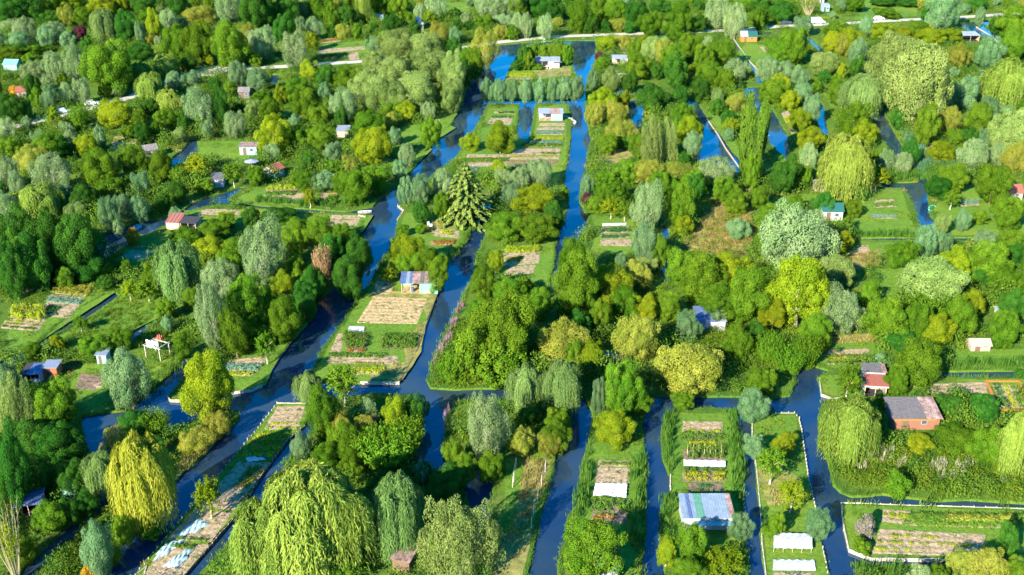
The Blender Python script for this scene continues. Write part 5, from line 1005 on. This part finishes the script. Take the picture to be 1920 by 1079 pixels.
LAND = [(785,530,'the green walled shed'),(735,575,'the large straw bed'),(1327,968,'the patchwork roofed shed'),(1640,715,'the red roofed open shed'),(1715,785,'the long brick shed'),(1838,650,'the pale greenhouse'),
 (1330,607,'the hidden bluish roof'),(1158,683,'the low brown roof'),(1028,115,'the farthest island shed'),(1033,218,'the far terraced garden'),(1405,70,'the orange cabin'),(1818,75,'the long white shelter'),(1560,400,'the dark green roofed hut'),
 (1584,310,'the right hand weeping willow'),(1898,368,'the pinkish tiled shed'),(795,50,'the white tent roof'),(711,36,'the green doored hut'),(286,289,'the small white hut'),(527,322,'the red gabled hut'),(466,278,'the pale cyan hut'),
 (409,337,'the grey roofed shed'),(335,420,'the red striped roof'),(97,697,'the rust brown hut'),(295,645,'the pergola'),(457,177,'the grey metal hut'),(640,412,'the pale sandy plot'),(1155,440,'the white edged garden'),
 (870,350,'the big spruce'),(1720,160,'the giant ash green willow'),(1490,450,'the huge silver willow'),(1725,390,'the right hand blue pond'),(1340,270,'the far curved pond'),(1460,250,'the twin pond'),(1090,110,'the upper middle canal'),(1085,330,'the middle canal'),
 (1410,270,'the two slim poplars'),(1000,170,'the pollard hedge'),(400,135,'the parking spot under the sycamores'),(200,190,'the upper left road'),(490,830,'the lettuce bed'),(350,1000,'the fleece heaps'),(270,900,'the golden weeping willow'),
 (590,960,'the largest weeping willow'),(860,1000,'the tall airy poplar'),(1148,900,'the low tunnels'),(1485,1023,'the white frames'),(1740,1000,'the square plot'),(1880,740,'the orange bed frame'),(1610,470,'the chequered bed'),(1500,720,'the pond corner'),
 (680,680,'the sand bed'),(840,440,'the orange flower strip'),(980,490,'the pale earth patch'),(1648,36,'the white parked car'),(1533,42,'the camper van'),(630,90,'the far pink soil strip'),(50,590,'the bean trellis'),(120,575,'the leftmost channel'),
 (800,740,'the canal junction'),(1315,820,'the twin hedge plot'),(1150,110,'the pale roofed far shed'),(1800,40,'the far right channel'),(20,124,'the mint green tunnel'),(42,178,'the little red cottage'),(390,715,'the boarded spit'),(604,500,'the bamboo clump'),
 (60,470,'the dark thicket on the left'),(1350,430,'the straw coloured meadow'),(1880,690,'the thin right channel'),(1705,850,'the weedy corner below the brick shed'),(1005,930,'the dry grass strip'),(55,945,'the dark bluish shelter'),(895,660,'the pink flowered bank'),(770,150,'the great ash willow grove')]
def parse(): 
    out = []
    for ch in TREES.replace('\n', ';').split(';'):
        t = ch.split()
        if len(t) == 5: out.append((t[0], *map(float, t[1:])))
    return out
TL = parse(); PLACED = []
def inside(x, y, poly):
    c = False; j = len(poly)-1
    for i in range(len(poly)):
        if (poly[i][1] > y) != (poly[j][1] > y) and x < (poly[j][0]-poly[i][0])*(y-poly[i][1])/(poly[j][1]-poly[i][1])+poly[i][0]: c = not c
        j = i
    return c
def fill_trees(n):
    rs = random.Random(41); out = []; ex = [(cx, (a+b)/2, w_, b-a) for k, cx, a, b, w_ in TL]; polys = [(min(q[0] for q in p), max(q[0] for q in p), min(q[1] for q in p), max(q[1] for q in p), p) for p in CAN+LAWN+DRY+ALLBED]
    for _ in range(60000):
        if len(out) >= n: break
        x = rs.uniform(-10, 1930); y = 560*rs.random()**1.25; s = scale_at(x, max(y, 2)); w_ = s*rs.uniform(4.2, 8.5); h = w_*rs.uniform(.85, 1.25)
        if any(abs(x-cx) < (w_+ww)*.36 and abs(y-cy) < (h+hh)*.32 for cx, cy, ww, hh in ex): continue
        if any(b[0] < x+w_ and b[1] > x-w_ and b[2] < y+h and b[3] > y-h and inside(x+dx*w_, y+dy*h, b[4]) for b in polys for dx, dy in ((0, .45), (0, 0), (0, -.45), (.4, 0), (-.4, 0))): continue
        if any(abs(x-sx) < sw*.6+w_*.45 and y-h*.5 < sy+4 and y+h*.6 > sy-sw*.8 for sx, sy, sw in SHEDS): continue
        if any(min(a[0], b[0])-w_*.4 < x < max(a[0], b[0])+w_*.4 and abs(y-(a[1]+(b[1]-a[1])*(x-a[0])/(b[0]-a[0]))) < h*.6 for a, b in zip(ROADS[0][0], ROADS[0][0][1:])): continue
        k = rs.choices('DGYsSOAB', (22, 30, 9, 14, 8, 7, 4, 6))[0] if x < 900 or y < 120 else rs.choices('DGYsSOAF', (14, 32, 16, 9, 6, 10, 6, 6))[0]
        out.append((k, round(x), round(y-h/2), round(y+h/2), round(w_))); ex.append((x, y, w_, h))
    return out
TL += fill_trees(105)
SPECIAL = {(872,292):'big drooping spruce with a pale trunk beside the two pollards',(590,863):'enormous yellow green weeping willow filling the bottom left centre',(862,902):'tall airy grey green poplar at the bottom centre',
 (271,818):'golden yellow weeping willow leaning over the lower left channel',(1584,253):'large yellow green weeping willow beside the pale brick hut',(1722,84):'giant ash green willow, largest tree of the upper right',(1490,385):'huge silver willow behind the lime tree, centre right',
 (604,455):'dry brown bamboo clump against the dark thicket',(1289,638):'widest gold tinged willow, above the twin hedge plot',(390,658):'tall lime leaved tree on the boarded spit',(240,650):'big pollard willow beside the rust brown hut',(1625,965):'pale pink flowering shrub on the square plot',
 (1517,-12):'nearly bare pale stemmed tree by the camper van',(15,950):'nearly bare pale stemmed tree in the bottom left corner',(333,452):'soft green weeping willow with long curtains, left of the tall silver willows',(1101,361):'dark purple leaved bush overhanging the middle canal',
 (151,48):'dark purple tree among the silver willows at upper left',(1123,97):'small magenta flowering shrub on the bank of the upper middle canal',(248,427):'orange yellow small tree beside the dark channel on the left',(205,80):'big round green tree left of the yellow weeping willows',
 (577,696):'small mop headed green willow at the tip of the shed island',(1413,729):'round pollard willow at the head of the plot with white frames',(740,888):'half shaded weeping willow beside the tall airy poplar'}
def size_word(k, h, w_):
    return ''
def solve(cx, y0, y1, wpx, lift):
    ym = (y0+y1)/2; z = 3.0
    for _ in range(6):
        c = at(cx, ym, z); s = F/(c.y*cp-(z-CH)*sp); d = math.atan2(CH-z, c.y); r = wpx/2/s; hp = (y1-y0)/2/s
        a2 = max((.34*hp)**2, hp*hp-(r*math.sin(d))**2); rz = math.sqrt(a2)/math.cos(d); z = rz*(1+lift)
    return c, r, rz, z
LIFT = {'F': .28, 'N': .0, 'B': -.12, 'V': -.05, 'P': .02, 'Y': .12, 'G': .1, 'D': .04, 's': .12, 'S': .05, 'A': .06, 'O': .0, 'W': .0, 'X': .0, 'w': .0, 'C': .05, 'Q': -.02, 'R': .05, 'K': .0, 'U': .1, 'T': .02}
cand = []
for i, (k, cx, y0, y1, wp_) in enumerate(TL):
    c, r, rz, z = solve(cx, y0, y1, wp_, LIFT[k]); PLACED.append((c.x, c.y, r, z+rz))
    vs_ = VAR[k]; rs = random.Random(i*13+5); cm, tm = vs_[i % len(vs_)]
    nm, kw, cat = KN[k]
    root = empty(nm, (c.x, c.y, 0), 0, None, cat, GRP.get(cat))
    cr = link('crown', cm, root); cr.location = (0, 0, z); cr.scale = (r*1.02, r*rs.uniform(.84, 1.02), rz); cr.rotation_euler = ((rs.uniform(-.12, .12), rs.uniform(-.12, .12), rs.uniform(0, 6.28)) if k in 'DGYASOsTB' else (0, 0, rs.uniform(0, 6.28)))
    tr = link('trunk', tm, root); tr.rotation_euler = (0, 0, rs.uniform(0, 6.28))
    if k == 'N': cr.scale = (r*.6, r*.6, rz*.6); cr.location = (0, 0, z*1.1); tr.scale = (r*1.1, r*1.1, (z+rz)); tr.location = (0, 0, -.1)
    elif k == 'C': tr.scale = (r*.6, r*.6, (z+rz*.7)); 
    else:
        hz = (z+rz*.35)*(.62 if k == 'T' else 1); tr.scale = (min(r, hz*(.22 if k == 'T' else .5)), min(r, hz*(.22 if k == 'T' else .5)), hz)
    cand.append((i, k, cx, (y0+y1)/2, y0, y1, wp_, root, z+rz))
# labels: look, then which landmark it stands by; ties are broken by a further landmark or the place in the photo
def rel(x, y, l):
    dx, dy = x-l[0], y-l[1]
    d = math.hypot(dx, dy*1.4)
    if abs(dx) > abs(dy)*1.3: s = 'left of' if dx < 0 else 'right of'
    elif abs(dy) > abs(dx)*1.3: s = 'beyond' if dy < 0 else 'in front of'
    else: s = ('beyond and left of' if dx < 0 else 'beyond and right of') if dy < 0 else ('below and left of' if dx < 0 else 'below and right of')
    if d < 45: return 'close by '+l[2] if abs(dx) < 14 and abs(dy) < 14 else 'just '+s+' '+l[2]
    return s+' '+l[2]
bysz = {}
for c in cand: bysz.setdefault(c[1], []).append(c[8])
lab = {}
for c in cand:
    i, k, x, y, y0, y1, wp_, root, hh = c
    ls = sorted(LAND, key=lambda l: math.hypot(x-l[0], (y-l[1])*1.4)); n = sorted(bysz[k]); q = n.index(hh)/max(1, len(n)-1)
    szw = 'small ' if q < .33 else 'large ' if q > .67 else ''
    sp_l = SPECIAL.get((int(TL[i][1]), int(TL[i][2])))
    lab[i] = sp_l or (szw+KN[k][1]+' '+rel(x, y, ls[0]))
    if len(lab[i].split()) > 11: lab[i] = lab[i].replace('mid green leafy', 'green').replace('dark green bushy', 'dark green').replace('lime green leafy', 'lime green').replace(' and ', ' and ')
def groups():
    g_ = {}
    for i, l in lab.items(): g_.setdefault(l, []).append(i)
    return {l: v for l, v in g_.items() if len(v) > 1}
W_ = {2: ['left one', 'right one'], 3: ['leftmost of three', 'middle of three', 'rightmost of three'], 4: ['leftmost of four', 'second from left of four', 'third from left of four', 'rightmost of four']}
for l, v in groups().items():
    v.sort(key=lambda i: TL[i][1])
    for n_, i in enumerate(v):
        suf = W_[len(v)][n_] if len(v) in W_ else ('leftmost' if n_ == 0 else 'rightmost' if n_ == len(v)-1 else ['second', 'third', 'fourth', 'fifth', 'sixth', 'seventh', 'eighth', 'ninth'][n_-1]+' from left')
        lab[i] = l+', '+suf
for c in cand: c[7]['label'] = lab[c[0]]
# ============================================================ UNDERGROWTH, REEDS, FAR WOOD (nobody could count these)
def topx(X, Y):
    zc = Y*cp+CH*sp; return PW/2+F*X/zc, PH/2+F*(-(Y*sp-CH*cp))/zc
def on_land(X, Y):
    ok = np.ones(X.shape, bool)
    for poly in CW: ok &= ~inpoly(X, Y, poly)
    return ok
def vnoise(X, Y, s, seed):
    rs = np.random.RandomState(seed); Gd = rs.rand(256, 256); x = X/s+500; y = Y/s+500; xi = np.floor(x).astype(int); yi = np.floor(y).astype(int); fx = x-xi; fy = y-yi
    fx = fx*fx*(3-2*fx); fy = fy*fy*(3-2*fy); g_ = lambda a, b: Gd[a % 256, b % 256]
    return (g_(xi, yi)*(1-fx)+g_(xi+1, yi)*fx)*(1-fy)+(g_(xi, yi+1)*(1-fx)+g_(xi+1, yi+1)*fx)*fy
rs = np.random.RandomState(77)
Yc = 95+(520-95)*rs.rand(60000)**.85; Xc = (rs.rand(60000)*2-1)*(.52*Yc+28)
ok = on_land(Xc, Yc); PX, PY = topx(Xc, Yc)
openm = np.zeros(Xc.shape, bool)
for p in LAWN+DRY: openm |= inpoly(PX, PY, p)
bedm = np.zeros(Xc.shape, bool)
for p in ALLBED: bedm |= inpoly(PX, PY, p)
for (sx, sy, sw) in SHEDS: bedm |= (np.abs(PX-sx) < sw*.62+3) & (PY > sy-sw*.55-4) & (PY < sy+sw*.18+3)
roadm = np.zeros(Xc.shape, bool); rp = [at(*p) for p in ROADS[0][0]]
for a, b in zip(rp, rp[1:]):
    d = (b-a).xy; L2 = d.length_squared; t = np.clip(((Xc-a.x)*d.x+(Yc-a.y)*d.y)/L2, 0, 1); roadm |= np.hypot(Xc-a.x-t*d.x, Yc-a.y-t*d.y) < 3.6
free = ok & ~bedm & ~roadm
inset = np.ones(Xc.shape, bool)
for k_ in range(6): inset &= on_land(Xc+1.25*math.cos(k_*1.047), Yc+1.25*math.sin(k_*1.047))
n1 = vnoise(Xc, Yc, 14, 3); n2 = vnoise(Xc, Yc, 5, 4); n3 = vnoise(Xc, Yc, 22, 9)
def clump(seed, n, kind='round'):
    r_ = np.random.RandomState(seed)
    if kind == 'round':
        d = unit(r_.normal(0, 1, (n, 3))+np.array([0, 0, .5])); d[:, 2] = np.abs(d[:, 2]); p = d*(1-.3*r_.rand(n, 1)); 
        return leaves(p, d+r_.normal(0, .5, (n, 3)), d+r_.normal(0, .5, (n, 3)), .9*n**-.42*r_.uniform(.6, 1.2, n), 1.3*n**-.42*r_.uniform(.6, 1.2, n))
    a = r_.uniform(0, 6.28, n); q = np.sqrt(r_.rand(n)); b = np.stack([np.cos(a)*q, np.sin(a)*q, np.zeros(n)], 1); ln = r_.uniform(.5, 1, n)
    tilt = r_.normal(0, .25, (n, 3)); tilt[:, 2] = 1; U = unit(tilt); c = b+U*(ln/2)[:, None]; nn = r_.normal(0, 1, (n, 3)); nn[:, 2] *= .3
    return leaves(c, nn+np.array([-.4, -.8, .3]), U, .15*r_.uniform(.5, 1.2, n), ln*1.05)
def scatter(name, X, Y, rad, hgt, tone, m, kind, cl, label, cat, zb=0.0, seed=1):
    r_ = np.random.RandomState(seed); C3 = [clump(seed*10+i, cl, kind) for i in range(4)]; Vs = []; Ts = []
    for k in range(4):
        ix = np.arange(k, len(X), 4); a = r_.uniform(0, 6.28, len(ix)); ca, sa = np.cos(a), np.sin(a); B = C3[k]
        x = (B[None, ..., 0]*ca[:, None, None]-B[None, ..., 1]*sa[:, None, None])*rad[ix][:, None, None]+X[ix][:, None, None]
        y = (B[None, ..., 0]*sa[:, None, None]+B[None, ..., 1]*ca[:, None, None])*rad[ix][:, None, None]+Y[ix][:, None, None]
        z = B[None, ..., 2]*hgt[ix][:, None, None]+(zb if np.ndim(zb) == 0 else zb[ix][:, None, None])
        V = np.stack(np.broadcast_arrays(x, y, z), -1).reshape(-1, 4, 3); Vs.append(V); Ts.append((tone[ix][:, None]+r_.uniform(-.25, .35, (len(ix), B.shape[0]))).ravel())
    o = link(name, quadmesh(name, np.concatenate(Vs), np.clip(np.concatenate(Ts), 0, 1), m)); tag(o, label, cat, None, 'stuff'); return o
und = leafmat('undergrowth_leaf', (.035, .10, .009), (.17, .24, .02), .22, .0); und2 = leafmat('thicket_leaf', (.02, .08, .012), (.10, .18, .018), .2, .0); drygr = leafmat('dry_grass_leaf', (.16, .15, .03), (.34, .27, .09), .2, .0)
reedm = leafmat('reed_leaf', (.035, .115, .015), (.13, .24, .03), .25, .0); reed_b = leafmat('blue_reed_leaf', (.05, .14, .07), (.14, .25, .14), .2, .0)
roughl = openm & (rs.rand(len(Xc)) < .30) & (n2 > .45) & ~inpoly(PX, PY, [(519,755),(592,760),(500,885),(360,1079),(240,1079),(360,940)]) & ~inpoly(PX, PY, [(690,520),(830,530),(750,720),(580,712)])
i1 = np.where(free & (~openm | roughl) & (n1 > .30) & inset)[0][:17000]; tall = np.where(openm[i1], .3+.35*n2[i1], .35+1.9*n2[i1]*n1[i1])
scatter('undergrowth', Xc[i1], Yc[i1], .7+.9*n2[i1], tall, n1[i1]*.9+rs.uniform(-.35, .35, len(i1)), und, 'round', 60, 'tangled green undergrowth filling the ground between the trees', 'undergrowth', seed=2)
big = np.where(free & inset & ~openm & (n3 > .30))[0][12000:20500]
scatter('thicket', Xc[big], Yc[big], 1.2+1.5*n2[big], 1.5+3.4*n2[big]*n3[big]*1.5, n2[big]*.8, und2, 'round', 190, 'dark leafy thicket between the trees', 'thicket', seed=3)
i2 = np.where(free & ~openm & (n1 <= .45) & (n2 > .4))[0][:7000]
scatter('tall_grass', Xc[i2], Yc[i2], .5+.6*n2[i2], .6+.7*n2[i2], n3[i2], und, 'blade', 22, 'tall wild grass on the uncut ground', 'grass', seed=4)
inDry = np.zeros(Xc.shape, bool)
for p in DRY: inDry |= inpoly(PX, PY, p)
i3 = np.where(free & ((inDry & (n2 > .25)) | ((n3 > .66) & ~openm)))[0][:6000]
scatter('dry_grass', Xc[i3], Yc[i3], .4+.5*n2[i3], .35+.6*n2[i3], n1[i3], drygr, 'blade', 20, 'straw coloured dry grass', 'grass', seed=5)
# little tufts that break up the mown lawns
Yl = 95+(420-95)*rs.rand(60000)**1.3; Xl = (rs.rand(60000)*2-1)*(.52*Yl+28); okl = on_land(Xl, Yl); qx, qy = topx(Xl, Yl); inl = np.zeros(Xl.shape, bool); bl = np.zeros(Xl.shape, bool)
for p in LAWN: inl |= inpoly(qx, qy, p)
for p in ALLBED: bl |= inpoly(qx, qy, p)
for (sx, sy, sw) in SHEDS: bl |= (np.abs(qx-sx) < sw*.55) & (qy > sy-sw*.5) & (qy < sy)
i4 = np.where(okl & inl & ~bl)[0][:14000]; nl = vnoise(Xl, Yl, 4, 11)
scatter('lawn_tufts', Xl[i4], Yl[i4], .25+.3*nl[i4], .08+.22*nl[i4], nl[i4], und, 'blade', 14, 'small grass tufts on the lawns', 'grass', seed=6)
# banks: grass and reeds along every shore that has no timber edge
EX = []
for e in ED:
    for a, b in zip(e, e[1:]): EX.append((at(*a).xy, at(*b).xy))
FX = []; FY = []; FH = []; FRd = []
r_ = np.random.RandomState(9)
for a, b in SHORE:
    m_ = (a+b)/2
    if m_.y > 560 or m_.y < 80: continue
    skip = False
    for p, q in EX:
        d = q-p; t = max(0, min(1, (m_-p).dot(d)/d.length_squared)); 
        if (p+d*t-m_).length < 1.6: skip = True; break
    L = (b-a).length; k = max(1, int(L/(.32 if m_.y < 260 else .55)))
    nn = vnoise(np.array([m_.x]), np.array([m_.y]), 9, 21)[0]
    if skip: k = max(1, k//4)
    for j in range(k):
        t = (j+r_.rand())/k; o = r_.normal(0, .22)-.15; d = (b-a).normalized(); n = Vector((d.y, -d.x))
        p = a.lerp(b, t)+n*o; FX.append(p.x); FY.append(p.y); FH.append((.25+.25*r_.rand()) if skip else (.45+1.15*max(0, nn-.25)*r_.uniform(.6, 1.3))*(1 if m_.y < 200 else .65)); FRd.append(.18 if skip else .38)
FX, FY, FH, FRd = map(np.array, (FX, FY, FH, FRd))
scatter('bank_grass', FX, FY, FRd, FH, vnoise(FX, FY, 7, 5), reedm, 'blade', 14, 'green grass and sedge fringing the banks', 'bank grass', zb=-.12, seed=7)
def patch(name, polys, dens_, rad, h, m, label, cat, kind='blade', cl=24, seed=8, zb=0.0, jit=.4):
    X = []; Y = []; r_ = np.random.RandomState(seed)
    for p in polys:
        P = np.array([at(*v)[:2] for v in p]); lo, hi = P.min(0), P.max(0); n = int((hi-lo).prod()*dens_)+3; x = r_.uniform(lo[0], hi[0], n); y = r_.uniform(lo[1], hi[1], n); k = inpoly(x, y, [tuple(v) for v in P])
        if rad > .8:
            for k_ in range(6): k &= on_land(x+1.1*math.cos(k_*1.047), y+1.1*math.sin(k_*1.047))
        X.append(x[k]); Y.append(y[k])
    X = np.concatenate(X); Y = np.concatenate(Y); n = len(X)
    return scatter(name, X, Y, rad*r_.uniform(.7, 1.3, n), h*r_.uniform(1-jit, 1+jit, n), r_.rand(n)*.6, m, kind, cl, label, cat, zb, seed)
patch('blue_reed_bed', [[(1690,250),(1712,246),(1745,300),(1735,335),(1712,325)],[(1728,305),(1800,304),(1798,316),(1726,318)],[(1140,172),(1195,168),(1190,182),(1142,184)]], 1.2, .6, 1.9, reed_b, 'bluish reed beds beside the upper right channel', 'reeds')
patch('reed_bed', [[(1645,326),(1795,318),(1790,338),(1645,340)],[(1462,680),(1490,640),(1520,640),(1525,672),(1490,690)],[(1245,780),(1258,780),(1266,860),(1262,890),(1252,880)],[(1240,935),(1262,930),(1262,1020),(1242,1015)],[(1362,775),(1382,775),(1394,860),(1392,940),(1372,945),(1368,860)],[(1185,860),(1210,860),(1210,960),(1195,1060),(1178,1000)],[(1092,880),(1104,850),(1106,930),(1082,985),(1064,1000)],[(1792,680),(1925,678),(1925,692),(1792,692)],[(1600,440),(1700,438),(1710,445),(1600,446)],[(1610,1062),(1680,1064),(1690,1095),(1612,1095)],[(560,379),(690,380),(690,388),(560,390)],[(480,372),(560,378),(560,387),(480,382)]], 1.6, .55, 1.7, reedm, 'thick green reed hedges lining the lower canals', 'reeds', seed=9)
patch('bramble_bank', [[(818,700),(850,640),(880,600),(930,590),(990,620),(1010,690),(990,722),(820,722)],[(1548,800),(1640,850),(1760,840),(1900,850),(1930,935),(1760,930),(1600,920),(1570,905)],[(620,800),(760,780),(780,850),(700,880),(600,850)],[(1290,560),(1420,560),(1440,680),(1330,700)],[(440,770),(448,780),(330,900),(270,980),(240,1005),(300,880),(390,800)],[(60,1079),(200,940),(240,960),(150,1079)]], .9, 1.2, 1.35, und, 'dense brambles and weeds covering the wild banks', 'brambles', 'round', 110, 10)
patch('rough_meadow', [[(25,690),(100,640),(230,560),(330,530),(362,560),(250,618),(120,660),(60,690)],[(215,700),(345,662),(330,690),(250,755),(190,765)],[(20,600),(95,545),(210,515),(222,543),(160,560),(100,540),(20,575)],[(390,200),(500,150),(560,180),(480,215)],[(480,240),(600,250),(640,300),(560,320),(500,300)]], 1.1, .5, .45, und, 'rough unmown meadow grass on the left hand gardens', 'grass', 'blade', 30, 15)
patch('sedge_hedge', [[(60,690),(120,640),(200,590),(226,560),(222,575),(140,640),(70,700)],[(248,648),(300,600),(365,560),(330,620),(262,655)],[(200,770),(270,740),(310,700),(348,668),(345,690),(300,730),(240,780)],[(1100,300),(1112,250),(1125,260),(1105,330)],[(700,520),(740,450),(748,440),(742,470),(712,525)],[(845,480),(885,420),(893,405),(893,425),(862,475),(848,490)]], 1.3, .5, 1.3, reedm, 'thick sedge hedges along the side channels', 'reeds', 'blade', 26, 16)
MEAD = [(1275,470),(1300,430),(1345,372),(1405,385),(1415,440),(1400,480),(1330,490),(1280,500)]
patch('straw_meadow', [MEAD, [(1575,485),(1650,470),(1655,495),(1580,510)], [(985,862),(1036,862),(1022,905),(988,985),(960,1000),(975,920)], [(335,860),(400,815),(432,790),(400,835),(350,880),(325,905)]], .9, .55, .75, drygr, 'straw coloured tall meadow grass on the uncut plots', 'grass', 'blade', 30, 17)
patch('meadow_herbs', [MEAD], .28, .9, 1.0, und, 'green herbs mixed into the straw coloured meadow', 'herbs', 'round', 70, 18)
flm = leafmat('pink_flower', (.26, .12, .16), (.46, .25, .34), .2, .0)
patch('flowering_bank', [[(862,560),(870,575),(845,640),(815,690),(808,702),(805,695),(835,640),(852,590)],[(845,770),(835,800),(830,795),(842,765)],[(690,790),(705,790),(705,806),(690,806)]], 1.5, .25, 1.6, flm, 'pink loosestrife flowering along the banks', 'flowers', 'blade', 26, 11)
wm = leafmat('weed_flower', (.36, .33, .22), (.52, .46, .34), .1, .0)
patch('pale_seed_heads', [[(1600,850),(1690,845),(1700,880),(1610,885)],[(1740,870),(1820,860),(1830,900),(1750,905)]], .9, .35, 1.6, wm, 'pale seed heads standing among the weeds', 'weeds', 'blade', 18, 12)
lily = leafmat('water_lily_leaf', (.10, .17, .07), (.20, .28, .14), .0, .0)
def pads(polys, dens_, seed):
    r_ = np.random.RandomState(seed); V = []
    for p in polys:
        P = np.array([at(*v, WZ)[:2] for v in p]); lo, hi = P.min(0), P.max(0); n = int((hi-lo).prod()*dens_)+3; x = r_.uniform(lo[0], hi[0], n); y = r_.uniform(lo[1], hi[1], n); k = inpoly(x, y, [tuple(v) for v in P])
        for a, b in zip(x[k], y[k]):
            r = r_.uniform(.12, .26); an = np.linspace(0, 6.28, 7)[:6]+r_.rand(); V.append(np.stack([a+r*np.cos(an), b+r*np.sin(an), np.full(6, WZ+.02+.012*r_.rand())], 1))
    return np.array(V)
V = pads([[(265,608),(285,602),(318,590),(340,575),(345,583),(300,610),(262,625)],[(1208,1010),(1238,1008),(1238,1035),(1210,1038)],[(900,405),(893,425),(897,440),(905,415)]], 1.1, 4)
o = link('water_lilies', quadmesh('water_lilies', V, np.random.rand(len(V)), lily, nv=6)); tag(o, 'pale lily leaves floating on the still channels', 'water lilies', None, 'stuff')
# the wood goes on past the far edge of the gardens
Yf = rs.uniform(505, 760, 420); Xf = (rs.rand(420)*2-1)*(.56*Yf+30)
scatter('far_wood', Xf, Yf, rs.uniform(5, 9, 420), rs.uniform(6, 12, 420), rs.rand(420)*.9-.1, und2, 'round', 900, 'wood of mixed trees beyond the far edge of the gardens', 'wood', seed=13)
# side woods outside the picture, so the gardens do not stop at its edge
Ys = rs.uniform(110, 520, 260); Xs = np.where(rs.rand(260) < .5, -1, 1)*(.50*Ys+22+rs.uniform(8, 70, 260))
scatter('side_wood', Xs, Ys, rs.uniform(3, 6, 260), rs.uniform(4, 9, 260), rs.rand(260)*.9-.1, und2, 'round', 500, 'mixed trees of the neighbouring gardens', 'wood', seed=14)
print('trees', len(TL), 'dup labels', len(groups()), 'max words', max(len(l.split()) for l in lab.values()))
